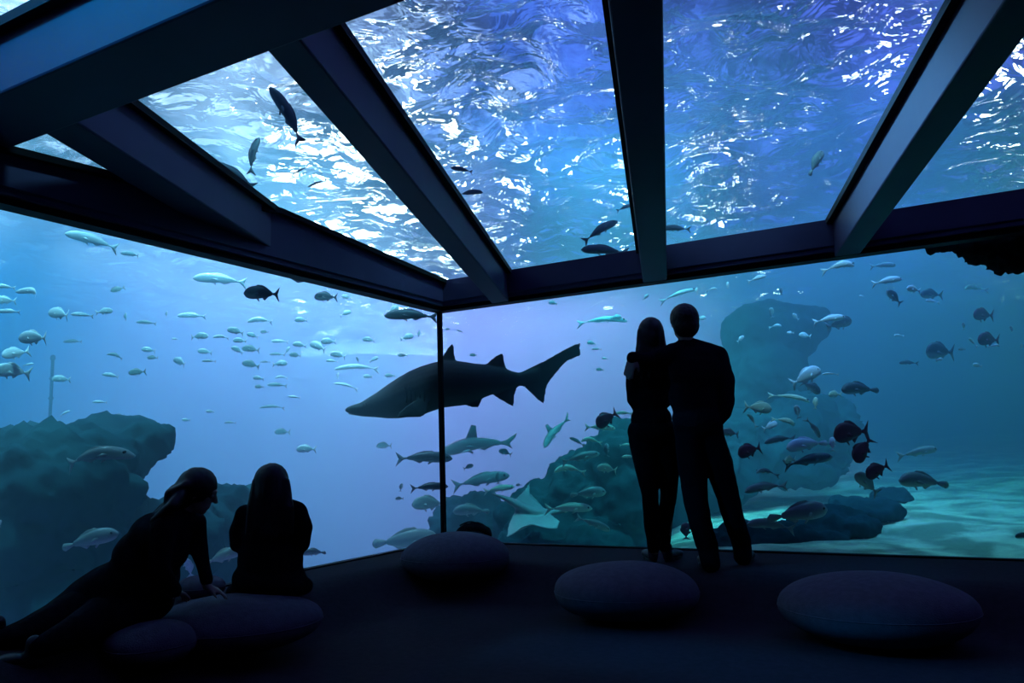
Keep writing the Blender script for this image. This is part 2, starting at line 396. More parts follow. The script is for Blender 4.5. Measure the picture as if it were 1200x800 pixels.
def settle(root):
    """Give an Empty's children their place relative to it (they were built in world space)."""
    mi = Matrix.Translation(-root.location)
    for c in [c for c in bpy.data.objects if c.parent == root]: c.matrix_parent_inverse = mi

M_skin = mat('skin', (0.35, 0.22, 0.17), 0.55, 0.3)
M_hair = mat('dark_brown_hair', (0.012, 0.009, 0.008), 0.6, 0.25)
M_knit = mottled('navy_knit', (0.008, 0.009, 0.014), (0.013, 0.014, 0.020), 60, 0.95, 0.3, 0.05)
M_black = mottled('black_cloth', (0.006, 0.006, 0.008), (0.010, 0.010, 0.012), 40, 0.95, 0.3, 0.05)
M_denim = mottled('dark_denim', (0.003, 0.0035, 0.006), (0.005, 0.006, 0.009), 80, 0.95, 0.3, 0.05)
M_shoe = mat('black_leather', (0.010, 0.010, 0.012), 0.5, 0.3)
M_sole = mat('pale_shoe_rubber', (0.30, 0.31, 0.34), 0.6, 0.3)
M_eye = mat('eye_white', (0.35, 0.35, 0.35), 0.4, 0.3)
UP = Vector((0, 0, 1))

def head(bm, c, fwd, up, s=1.0):
    """Skull, jaw, nose, brows, ears; c is the centre of the skull."""
    f = Vector(fwd).normalized(); up = Vector(up).normalized(); r = f.cross(up).normalized(); up = r.cross(f)
    A = (r, f, up); c = Vector(c); P = lambda a, b, d: c + r * (a * s) + f * (b * s) + up * (d * s)
    ellip(bm, P(0, -.012, .018), .076 * s, .094 * s, .098 * s, A)
    ellip(bm, P(0, .022, -.055), .056 * s, .064 * s, .066 * s, A)
    capsule(bm, P(0, .062, -.095), .021 * s, P(0, .055, -.080), .024 * s)              # chin
    capsule(bm, P(0, .084, .010), .010 * s, P(0, .106, -.030), .014 * s)                # nose
    for q in (-1, 1):
        capsule(bm, P(q * .012, .084, .022), .011 * s, P(q * .045, .070, .020), .010 * s)   # brow
        ellip(bm, P(q * .078, -.004, -.012), .009 * s, .020 * s, .032 * s, A)               # ear
        capsule(bm, P(q * .040, .055, -.020), .018 * s, P(q * .036, .055, -.035), .016 * s) # cheek
    capsule(bm, P(-.018, .082, -.062), .008 * s, P(.018, .082, -.062), .008 * s)        # lips
    capsule(bm, P(-.014, .079, -.072), .009 * s, P(.014, .079, -.072), .009 * s)
def hand(bm, w, d, n, side=1, curl=0.5, s=1.0):
    """Palm, four bent fingers of unequal length and a thumb off the side of the palm."""
    d = Vector(d).normalized(); n = Vector(n); n = (n - d * n.dot(d)).normalized(); r = d.cross(n) * side; w = Vector(w)
    P = lambda a, b, c_: w + r * (a * s) + d * (b * s) + n * (c_ * s)
    for a, b in ((-.027, .078), (-.009, .084), (.009, .082), (.026, .074)):
        capsule(bm, P(a * .6, .012, 0), .015 * s, P(a, b, 0), .0125 * s, 10)
    for a, b, L in ((-.029, .080, .066), (-.0095, .086, .076), (.0105, .084, .070), (.029, .076, .055)):
        p = P(a, b, 0); ang = 0.0; dd = d
        for k, (fr, rr) in enumerate(((.45, .0095), (.31, .0088), (.24, .0080))):
            ang += curl * (0.5 if k == 0 else 0.75)
            q = p + (d * math.cos(ang) + n * math.sin(ang)) * (L * fr * s) + r * (a * .05 * s)
            capsule(bm, p, rr * s, q, (rr - .0008) * s, 10); p = q
    p = P(-.026, .022, .004); q = P(-.052, .052, .014); t = P(-.058, .080, .026)
    capsule(bm, p, .014 * s, q, .0115 * s, 10); capsule(bm, q, .0110 * s, t, .0092 * s, 10)
def shoe(bm, heel, toe, s=1.0):
    h = Vector(heel); t = Vector(toe); d = (t - h); L = d.length; d.normalize(); sd = d.cross(UP)
    ellip(bm, h + d * (.035 * s) + UP * .045, .036 * s, .050 * s, .048 * s, (sd, d, UP))
    ellip(bm, h + d * (L * .55) + UP * .036, .042 * s, L * .40, .036 * s, (sd, d, UP))
    ellip(bm, h + d * (L * .80) + UP * .030, .046 * s, L * .24, .030 * s, (sd, d, UP))
    capsule(bm, h + d * (.03 * s) + UP * .05, .040 * s, h + d * (.03 * s) + UP * .11, .036 * s)
def sole(bm, heel, toe, s=1.0):
    h = Vector(heel); t = Vector(toe); d = (t - h); L = d.length; d.normalize(); sd = d.cross(UP)
    n = 20; lo, hi = [], []
    for i in range(n):
        a = 2 * math.pi * i / n; ca, sa = math.cos(a), math.sin(a)
        w = (.046 if ca > 0 else .038) * s
        p = h + d * (L * .5 + ca * L * .52) + sd * (sa * w); lo.append(bm.verts.new(p + UP * .001)); hi.append(bm.verts.new(p + UP * .020))
    bm.faces.new(lo[::-1]); bm.faces.new(hi)
    for i in range(n): bm.faces.new((lo[i], lo[(i+1) % n], hi[(i+1) % n], hi[i]))
def shoes(root, pairs, body_mat=None, sole_mat=None):
    for h, t in pairs:
        b = bmesh.new(); shoe(b, h, t); o = fuse('shoe', b, body_mat or M_shoe, .008, 2, root)
        b = bmesh.new(); sole(b, h, t); from_bm('sole', b, sole_mat or M_shoe, o)
def face_eyes(root, c, fwd, up, s=1.0):
    f = Vector(fwd).normalized(); up = Vector(up).normalized(); r = f.cross(up).normalized(); up = r.cross(f)
    for q in (-1, 1):
        b = bmesh.new(); ellip(b, Vector(c) + r * (q * .032 * s) + f * (.077 * s), .013 * s, .010 * s, .008 * s, (r, f, up))
        from_bm('eye', b, M_eye, root, True)

# ------------------------------------------------------------------ the standing couple
def build_man():
    D = 5.48; K = lambda x, y, dd=0.0: at(x, y, D + dd)
    base = K(838, 668); base.z = 0
    root = thing('person', 'tall person in dark jumper and trousers standing, arm around the other standing person', 'person', base, 'people watching the tank')
    m = lambda px: px * D / 931
    # ground contact
    def onf(px, d):                                     # a floor point under an image column at a depth
        p = at(px, 600, d); p.z = floor_z(p.x, p.y); return p
    hl, tl = onf(830, 5.44), onf(838, 5.44) + FW * .24 - RX * .06
    hr, tr = onf(868, 5.62), onf(874, 5.62) + FW * .22 + RX * .07
    hd = K(801.5, 377, .02)
    neck = K(804, 400, .0); chest = K(812, 430, .0)
    shL, shR = K(788, 413, .03), K(842, 414, .0)
    elR, wrR = K(852, 470, -.05), K(842, 496, .02)
    elL, wrL = K(764, 422, .12), K(742, 419, -.02)
    pel = K(814, 497, .0); hipL, hipR = K(807, 512, .0), K(832, 512, 0.0)
    knL, knR = K(815, 583, -.02), K(853, 582, .02)
    anL, anR = hl + UP * .09 + FW * .03, hr + UP * .09 + FW * .03
    b = bmesh.new()
    head(b, hd, FW - RX * .15, UP, 1.06)
    chain(b, [(hd - UP * .04, .052), (neck, .054), (K(808, 412), .062)])
    ellip(b, K(813, 435), .155, .10, .20); ellip(b, K(814, 470), .14, .095, .16); ellip(b, pel, .145, .10, .11)
    for S_, E_, W_ in ((shL, elL, wrL), (shR, elR, wrR)): chain(b, [(S_, .050), (E_, .040), (W_, .028)])
    chain(b, [(shL, .05), (shR, .05)])
    hand(b, wrL, DN * .9 - RX * .30 - FW * .1, FW * 1.0 + RX * .6, -1, .35, 1.0)
    hand(b, wrR, (K(838, 512, .04) - wrR), RX * -1.0, 1, .5, 1.0)
    for h_, k_, a_ in ((hipL, knL, anL), (hipR, knR, anR)): chain(b, [(h_, .078), (k_, .052), (a_, .036)])
    fuse('body', b, M_skin, .009, 2, root); face_eyes(root, hd, FW - RX * .15, UP, 1.06)
    b = bmesh.new()                                         # short full hair
    f = (FW - RX * .15).normalized(); A = (RX, FW, -DN)
    ellip(b, hd + UP * .026 - f * .014, .100, .110, .104, A); ellip(b, hd - UP * .025 - f * .038, .092, .078, .090, A)
    for k in range(26):
        a = random.uniform(-1.6, 1.6); t = random.uniform(-.3, 1.2)
        dv = (-f * math.cos(a) * math.cos(t) + RX * math.sin(a) * math.cos(t) + UP * math.sin(t)).normalized()
        p = hd + UP * .02 - f * .014 + Vector((dv.x * .085, dv.y * .085, dv.z * .092))
        capsule(b, p, .016, p + dv * .010 - UP * .016, .010, 8)
    fuse('hair', b, M_hair, .008, 2, root, lambda c: .0025 * noise.noise(c * 60))
    b = bmesh.new()                                         # long sleeved jumper
    capsule(b, K(804, 403), .062, K(807, 412), .078)
    chain(b, [(K(794, 414), .075), (K(806, 405), .060), (K(820, 408), .062), (K(836, 416), .072)])
    chain(b, [(K(788, 417, .02), .070), (K(812, 416), .085), (K(842, 421), .070)])
    ellip(b, K(815, 432), .190, .120, .20); ellip(b, K(813, 464), .178, .115, .19); ellip(b, K(816, 490), .168, .125, .13)
    chain(b, [(shR + DN * .015, .066), (K(850, 443, -.03), .062), (elR, .055), (K(849, 484, -.02), .048), (wrR + UP * .015, .042)])
    chain(b, [(shL, .068), (K(775, 418, .10), .062), (elL, .056), (wrL, .044)])
    fuse('jumper', b, M_knit, .012, 5, root, lambda c: .006 * noise.noise(c * 9) + .003 * noise.noise(Vector((c.x * 6, c.y * 6, c.z * 30))))
    b = bmesh.new()                                         # trousers
    ellip(b, K(818, 499), .172, .122, .115)
    chain(b, [(K(808, 508), .104), (K(811, 545, -.01), .098), (knL, .086), (K(821, 615, -.02), .080), (K(829, 640, -.02), .074), (anL - UP * .03 , .068)])
    chain(b, [(K(830, 508), .104), (K(843, 545, .0), .096), (knR, .080), (K(861, 612, .04), .074), (anR + UP * .06, .068), (anR - UP * .03, .066)])
    fuse('trousers', b, M_denim, .012, 4, root, lambda c: .005 * noise.noise(c * 14))
    
    shoes(root, [(hl, tl), (hr, tr)])
    settle(root)

def build_woman():
    D = 5.72; K = lambda x, y, dd=0.0: at(x, y, D + dd)
    base = K(772, 655); base.z = 0
    root = thing('person', 'long-haired person in dark fitted clothes standing, leaning on the taller one', 'person', base, 'people watching the tank')
    def onf(px, d): p = at(px, 600, d); p.z = floor_z(p.x, p.y); return p
    hl, hr = onf(764, 5.86), onf(777, 5.92)
    tl, tr = hl + FW * .21 - RX * .03, hr + FW * .15 + RX * .14
    hd = K(763, 391, -.02); f = (FW + RX * .25).normalized()
    b = bmesh.new(); head(b, hd, f, UP, .98)
    chain(b, [(hd - UP * .04, .045), (K(765, 410), .046), (K(764, 420), .055)])
    ellip(b, K(763, 440), .13, .085, .17); ellip(b, K(762, 475), .105, .078, .15); ellip(b, K(763, 505), .145, .098, .11)
    shL, shR = K(742, 427), K(785, 425)
    elL, wrL = K(742, 468, -.02), K(751, 486, .14)
    elR, wrR = K(785, 465, .06), K(772, 482, .18)
    chain(b, [(shL, .042), (shR, .042)])
    for S_, E_, W_ in ((shL, elL, wrL), (shR, elR, wrR)): chain(b, [(S_, .040), (E_, .033), (W_, .024)])
    hand(b, wrL, RX * .6 + FW * .3, FW, 1, .5, .9); hand(b, wrR, -RX * .6 + FW * .2, FW, -1, .5, .9)
    knL, knR = K(762, 580, .02), K(784, 578, .06); anL, anR = hl + UP * .08 + FW * .02, hr + UP * .08 + FW * .02
    for h_, k_, a_ in ((K(753, 515), knL, anL), (K(778, 515), knR, anR)): chain(b, [(h_, .085), (k_, .052), (a_, .034)])
    fuse('body', b, M_skin, .009, 2, root); face_eyes(root, hd, f, UP, .98)
    b = bmesh.new()                                         # long loose hair down the back
    ellip(b, hd + UP * .022 - f * .012, .090, .104, .100); ellip(b, hd - UP * .04 - f * .045, .088, .072, .12)
    for k in range(13):
        x0 = -.085 + k * .0145
        p0 = hd + RX * x0 * .85 - f * .055 + UP * .02; p1 = hd + RX * x0 * 1.05 - f * .085 - UP * .13; p2 = hd + RX * (x0 * 1.25 + .01 * math.sin(k * 2.1)) - f * .08 - UP * (.29 + .03 * math.sin(k * 1.7))
        chain(b, [(p0, .022), (p1, .022), (p2, .008)])
    fuse('hair', b, M_hair, .009, 2, root, lambda c: .003 * noise.noise(Vector((c.x * 60, c.y * 60, c.z * 8))))
    b = bmesh.new()                                         # close fitting top
    chain(b, [(K(764, 411), .050), (K(764, 420), .062)])
    chain(b, [(K(746, 427), .058), (K(764, 422), .070), (K(783, 425), .058)])
    ellip(b, K(763, 440), .150, .105, .15); ellip(b, K(763, 466), .130, .098, .15); ellip(b, K(763, 492), .150, .110, .13)
    chain(b, [(shL, .052), (K(741, 448, -.01), .050), (elL, .045), (wrL, .034)])
    chain(b, [(shR, .050), (K(787, 448, .03), .046), (elR, .042), (wrR, .034)])
    fuse('top', b, M_black, .011, 5, root, lambda c: .005 * noise.noise(c * 12))
    b = bmesh.new()
    ellip(b, K(764, 505), .178, .130, .125)
    chain(b, [(K(753, 515), .100), (K(758, 548), .088), (knL, .062), (K(763, 610, .06), .056), (anL + UP * .02, .044)])
    chain(b, [(K(778, 515), .100), (K(783, 548, .03), .086), (knR, .062), (K(779, 610, .12), .056), (anR + UP * .02, .044)])
    fuse('trousers', b, M_black, .011, 4, root, lambda c: .004 * noise.noise(c * 14))
    shoes(root, [(hl, tl), (hr, tr)])
    settle(root)
build_man(); build_woman()

# ------------------------------------------------------------------ the seated pair
def build_upright():
    D = 4.62; K = lambda x, y, dd=0.0: at(x, y, D + dd)
    root = thing('person', 'long-haired person sitting upright with their back turned on the front left cushion', 'person', K(316, 700), 'people watching the tank')
    hd = K(318, 566, .02); f = (FW - RX * .25).normalized()
    b = bmesh.new(); head(b, hd, f, UP, .98)
    chain(b, [(hd - UP * .04, .045), (K(318, 588), .048), (K(318, 600), .058)])
    ellip(b, K(317, 620), .14, .090, .16); ellip(b, K(316, 655), .12, .085, .14); ellip(b, K(315, 685), .155, .12, .11)
    shL, shR = K(288, 603), K(349, 600)
    elL, wrL = K(279, 637, .02), K(300, 640, .20); elR, wrR = K(353, 637, .02), K(335, 645, .22)
    chain(b, [(shL, .045), (shR, .045)])
    for S_, E_, W_ in ((shL, elL, wrL), (shR, elR, wrR)): chain(b, [(S_, .042), (E_, .034), (W_, .025)])
    hand(b, wrL, RX * .7 + FW * .2, FW, 1, .5, .9); hand(b, wrR, -RX * .7 + FW * .2, FW, -1, .5, .9)
    kn = [K(298, 668, .42), K(340, 666, .42)]; an = []
    for k_ in kn:
        a_ = k_ + FW * .16; a_.z = floor_z(a_.x, a_.y) + .09; an.append(a_)
    for h_, k_, a_ in ((K(300, 693), kn[0], an[0]), (K(332, 690), kn[1], an[1])): chain(b, [(h_, .085), (k_, .055), (a_, .036)])
    fuse('body', b, M_skin, .009, 2, root); face_eyes(root, hd, f, UP, .98)
    b = bmesh.new()
    ellip(b, hd + UP * .018 - f * .012, .098, .106, .102); ellip(b, hd - UP * .05 - f * .045, .095, .075, .13)
    for k in range(15):
        x0 = -.10 + k * .0143
        p0 = hd + RX * x0 * .85 - f * .055 + UP * .02; p1 = hd + RX * x0 * 1.1 - f * .085 - UP * .12; p2 = hd + RX * (x0 * 1.35 + .01 * math.sin(k * 2.1)) - f * .09 - UP * (.27 + .03 * math.sin(k * 1.7))
        chain(b, [(p0, .024), (p1, .024), (p2, .009)])
    fuse('hair', b, M_hair, .009, 2, root, lambda c: .003 * noise.noise(Vector((c.x * 60, c.y * 60, c.z * 8))))
    b = bmesh.new()                                         # loose coat flaring over the hips
    chain(b, [(K(290, 604), .062), (K(318, 595), .080), (K(347, 600), .066)])
    ellip(b, K(318, 622), .175, .120, .15)
    ellip(b, K(317, 655), .190, .140, .20)
    ellip(b, K(315, 678), .215, .165, .13)
    chain(b, [(K(274, 694, .02), .050), (K(316, 697, -.10), .050), (K(357, 686, .0), .052), (K(340, 686, .14), .06)])
    chain(b, [(shL, .062), (K(281, 622), .060), (elL, .050), (wrL, .040)])
    chain(b, [(K(348, 601), .066), (K(354, 618), .060), (elR, .050), (wrR, .040)])
    fuse('coat', b, M_black, .012, 5, root, lambda c: .006 * noise.noise(c * 10))
    b = bmesh.new()
    for h_, k_, a_ in ((K(300, 690), kn[0], an[0]), (K(332, 688), kn[1], an[1])): chain(b, [(h_, .095), (k_, .068), (a_, .050)])
    fuse('trousers', b, M_denim, .012, 3, root)
    pr = []
    for a_ in an: h_ = a_ - FW * .03; h_.z = floor_z(h_.x, h_.y); t_ = h_ + Vector((FW.x, FW.y, 0)) * .23; t_.z = h_.z + .004; pr.append((h_, t_))
    shoes(root, pr); settle(root)

def build_leaner():
    D = 4.15; K = lambda x, y, dd=0.0: at(x, y, D + dd)
    root = thing('person', 'person reclining at far left, leaning on one straight arm and looking right', 'person', K(150, 730), 'people watching the tank')
    hd = K(233, 574, .05); f = (RX * .95 + FW * .30 - UP * .42).normalized(); up = (UP * .9 + RX * .42).normalized()
    b = bmesh.new(); head(b, hd, f, up, .98)
    chain(b, [(hd - up * .04 - f * .01, .048), (K(214, 598, .03), .050), (K(205, 608, .02), .060)])
    ellip(b, K(182, 630), .11, .12, .11); ellip(b, K(164, 662), .12, .12, .12); ellip(b, K(142, 692), .14, .15, .12)
    shF, shN = K(228, 612, .16), K(192, 618, -.12)
    elF, wrF = K(235, 650, .14), K(242, 686, .12); elN, wrN = K(186, 664, -.16), K(204, 692, -.10)
    chain(b, [(shF, .045), (shN, .045)])
    for S_, E_, W_ in ((shF, elF, wrF), (shN, elN, wrN)): chain(b, [(S_, .042), (E_, .034), (W_, .025)])
    hand(b, wrF, DN * .45 + RX * .7 + FW * .3, DN, 1, .3, .85); hand(b, wrN, RX * .3 + DN * .5 + FW * .8, DN, -1, .4, .85)
    k1, a1 = K(72, 722, -.20), K(2, 752, -.40); k2, a2 = K(92, 738, -.34), K(48, 758, -.48)
    for h_, k_, a_ in ((K(138, 700), k1, a1), (K(142, 715, -.08), k2, a2)): chain(b, [(h_, .07), (k_, .055), (a_, .036)])
    fuse('body', b, M_skin, .009, 2, root); face_eyes(root, hd, f, up, .98)
    b = bmesh.new()
    r = f.cross(up).normalized(); A = (r, f, up)
    ellip(b, hd + up * .018 - f * .018, .094, .102, .100, A); ellip(b, hd - f * .055 - up * .03, .088, .070, .11, A)
    for k in range(13):
        y0 = -.085 + k * .0142
        p0 = hd + r * y0 - f * .06 + up * .02; p1 = hd + r * y0 * 1.1 - f * .12 - up * .05; p2 = K(196 + 3 * math.sin(k * 2), 600 + 6 * math.sin(k * 1.3), .04 + (y0 * -1.1))
        chain(b, [(p0, .024), (p1, .024), (p2, .014)])
    for k in range(7): chain(b, [(hd - f * .06 + r * (-.06 + .02 * k), .030), (K(203, 586 + k, .12 - .04 * k), .032), (K(180 + 2 * (k % 3), 603 + k, .14 - .045 * k), .016)])
    fuse('hair', b, M_hair, .009, 2, root, lambda c: .003 * noise.noise(Vector((c.x * 40, c.y * 40, c.z * 20))))
    b = bmesh.new()                                         # coat
    chain(b, [(shF, .060), (K(208, 606, .02), .082), (shN, .066)])
    ellip(b, K(186, 628), .155, .17, .125); ellip(b, K(170, 648, .0), .155, .165, .14)
    ellip(b, K(160, 674), .165, .165, .14); ellip(b, K(190, 648), .125, .16, .12); ellip(b, K(140, 682), .150, .16, .12); ellip(b, K(180, 676), .13, .16, .11); ellip(b, K(138, 698), .205, .18, .14); ellip(b, K(160, 706, -.02), .19, .18, .11); ellip(b, K(128, 722, -.10), .20, .16, .12)
    chain(b, [(K(130, 690), .140), (K(104, 706, -.04), .135), (K(76, 723, -.10), .110), (K(52, 736, -.18), .090)])
    chain(b, [(shF, .058), (elF, .044), (wrF + UP * .03, .034)]); chain(b, [(shN, .062), (elN, .050), (wrN, .038)])
    fuse('coat', b, M_black, .012, 5, root, lambda c: .007 * noise.noise(c * 9))
    b = bmesh.new()
    chain(b, [(K(120, 702), .115), (k1, .090), (K(35, 740, -.32), .076), (a1, .060)])
    chain(b, [(K(130, 715, -.08), .110), (k2, .085), (a2, .055)])
    fuse('trousers', b, M_black, .012, 4, root, lambda c: .004 * noise.noise(c * 12))
    pr = []
    for a_, dv in ((a1, -RX * .9 + FW * .2), (a2, -RX * .9 - FW * .1)):
        h_ = a_.copy(); h_.z = floor_z(h_.x, h_.y) + .004; dv = Vector((dv.x, dv.y, 0)).normalized(); pr.append((h_ + dv * .0, h_ + dv * .22))
    shoes(root, pr); settle(root)
build_upright(); build_leaner()

# ------------------------------------------------------------------ pebble cushions and a bag
M_cush = mottled('grey_felt', (0.125, 0.090, 0.110), (0.150, 0.110, 0.135), 25, 0.95, 0.2, 0.05)
def pebble(px, py, d, rx, ry, rz, rot, label, seed):
    p = at(px, py, d); p.z = floor_z(p.x, p.y)
    bm = bmesh.new(); bmesh.ops.create_uvsphere(bm, u_segments=48, v_segments=28, radius=1)
    for v in bm.verts:
        q = v.co.copy(); s = 1 + .06 * noise.noise(q * .9 + Vector((seed, 0, 0)))
        z = q.z; z = math.copysign(abs(z) ** .92, z)
        v.co = Vector((q.x * rx * s, q.y * ry * s, rz + z * rz * s))
        if v.co.z < .012: v.co.z = .012 * (1 - .2)
    o = from_bm('pebble_cushion', bm, M_cush, None, True); o.location = p; o.rotation_euler = (0, 0, rot)
    tag(o, label, 'cushion', 'pebble shaped floor cushions')
    # stitched seam around the widest line
    bm = bmesh.new(); n = 64; t = .006; rings = []
    for i in range(n):
        a = 2 * math.pi * i / n; q = Vector((math.cos(a), math.sin(a), 0)); s = 1 + .06 * noise.noise(q * .9 + Vector((seed, 0, 0)))
        c = Vector((q.x * rx * s, q.y * ry * s, rz)); rings.append([bm.verts.new(c + q * (t * .5 * math.cos(b)) + UP * (t * .5 * math.sin(b))) for b in (0, 1.57, 3.14, 4.71)])
    for i in range(n):
        a_, b_ = rings[i], rings[(i + 1) % n]
        for k in range(4): bm.faces.new((a_[k], a_[(k+1) % 4], b_[(k+1) % 4], b_[k]))
    from_bm('seam', bm, M_cush, o, True)
    return o
pebble(278, 735, 4.42, .47, .40, .150, .5, 'dark grey pebble cushion under the upright seated person', 1)
pebble(534, 690, 6.15, .43, .38, .185, .3, 'grey pebble cushion by the glass corner post, in front of the bag', 2)
pebble(734, 702, 5.14, .47, .42, .180, .1, 'grey pebble cushion in front of the standing couple', 3)
pebble(1026, 712, 4.36, .51, .44, .185, -.2, 'dim grey pebble cushion at the right, below the sandy tank floor', 4)
pebble(176, 728, 4.02, .22, .22, .110, .2, 'dark pebble cushion half hidden under the reclining person', 5)
pebble(235, 690, 4.95, .15, .14, .070, 0, 'small blue-lit pebble cushion between the two seated people and the left glass', 6)

def build_bag():
    c = at(552, 634, 7.45); c.z = floor_z(c.x, c.y)
    root = thing('bag', 'black slumped bag on the floor beside the foot of the corner post', 'bag', c)
    A = (RX, Vector((FW.x, FW.y, 0)).normalized(), UP)
    b = bmesh.new(); ellip(b, c + UP * .10 + RX * .03, .17, .10, .10, A); ellip(b, c + UP * .09 + RX * .08, .12, .10, .085, A); ellip(b, c + UP * .06 - RX * .07, .13, .09, .06, A)
    ellip(b, c + UP * .13 + RX * .09, .09, .07, .04, A)
    fuse('bag_body', b, M_black, .010, 3, root, lambda q: .010 * noise.noise(q * 16))
    b = bmesh.new(); ellip(b, c + UP * .075 + RX * .04 - A[1] * .09, .10, .035, .055, A); fuse('front_pocket', b, M_black, .008, 2, root)
    b = bmesh.new(); pts = [(c + RX * (-.10 + .2 * k / 8) + UP * (.17 + .035 * math.sin(math.pi * k / 8)) , .008) for k in range(9)]; chain(b, pts); fuse('strap', b, M_shoe, .005, 1, root)
    settle(root)
build_bag()

# ------------------------------------------------------------------ under water: distances measured from the glass
def glass_depth(px, py):
    """Depth in front of the camera at which the sight line of a pixel crosses the glass."""
    r = at(px, py, 1.0) - CAM; best = 1e9
    if r.y > 0: best = min(best, (YR - CAM.y) / r.y)
    if r.x < 0: best = min(best, (XL - CAM.x) / r.x)
    q = (zg(0) - CAM.z) / (r.z + SLOPE * r.y)
    if q > 0: best = min(best, q)
    return best
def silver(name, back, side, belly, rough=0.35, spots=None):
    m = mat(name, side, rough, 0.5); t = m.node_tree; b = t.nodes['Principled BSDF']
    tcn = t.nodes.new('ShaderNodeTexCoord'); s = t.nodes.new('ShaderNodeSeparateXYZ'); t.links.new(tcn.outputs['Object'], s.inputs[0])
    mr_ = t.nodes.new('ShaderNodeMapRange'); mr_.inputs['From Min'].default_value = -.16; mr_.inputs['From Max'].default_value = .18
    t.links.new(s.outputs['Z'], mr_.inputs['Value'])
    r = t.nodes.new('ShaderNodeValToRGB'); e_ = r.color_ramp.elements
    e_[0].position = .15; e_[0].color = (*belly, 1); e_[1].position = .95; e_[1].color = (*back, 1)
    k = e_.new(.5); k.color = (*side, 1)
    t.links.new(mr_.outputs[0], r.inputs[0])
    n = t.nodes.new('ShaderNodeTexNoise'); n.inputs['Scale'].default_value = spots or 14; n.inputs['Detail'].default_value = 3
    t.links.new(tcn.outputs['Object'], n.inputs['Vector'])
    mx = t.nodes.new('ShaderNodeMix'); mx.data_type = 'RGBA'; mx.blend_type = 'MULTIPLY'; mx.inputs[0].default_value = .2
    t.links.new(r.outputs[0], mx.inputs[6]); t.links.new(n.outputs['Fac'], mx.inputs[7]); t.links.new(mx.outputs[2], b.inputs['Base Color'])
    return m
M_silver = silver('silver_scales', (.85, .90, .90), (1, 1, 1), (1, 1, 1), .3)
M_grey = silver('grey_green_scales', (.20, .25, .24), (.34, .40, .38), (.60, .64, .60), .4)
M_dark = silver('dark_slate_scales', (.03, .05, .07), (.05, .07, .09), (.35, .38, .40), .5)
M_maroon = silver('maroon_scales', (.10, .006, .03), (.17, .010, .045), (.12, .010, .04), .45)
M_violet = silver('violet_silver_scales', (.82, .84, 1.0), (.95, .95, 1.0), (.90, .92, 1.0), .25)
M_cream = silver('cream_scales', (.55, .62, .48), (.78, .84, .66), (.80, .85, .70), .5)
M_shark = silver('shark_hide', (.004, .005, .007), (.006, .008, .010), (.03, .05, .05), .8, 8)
M_pupil = mat('fish_eye', (.01, .01, .012), .15, .6)

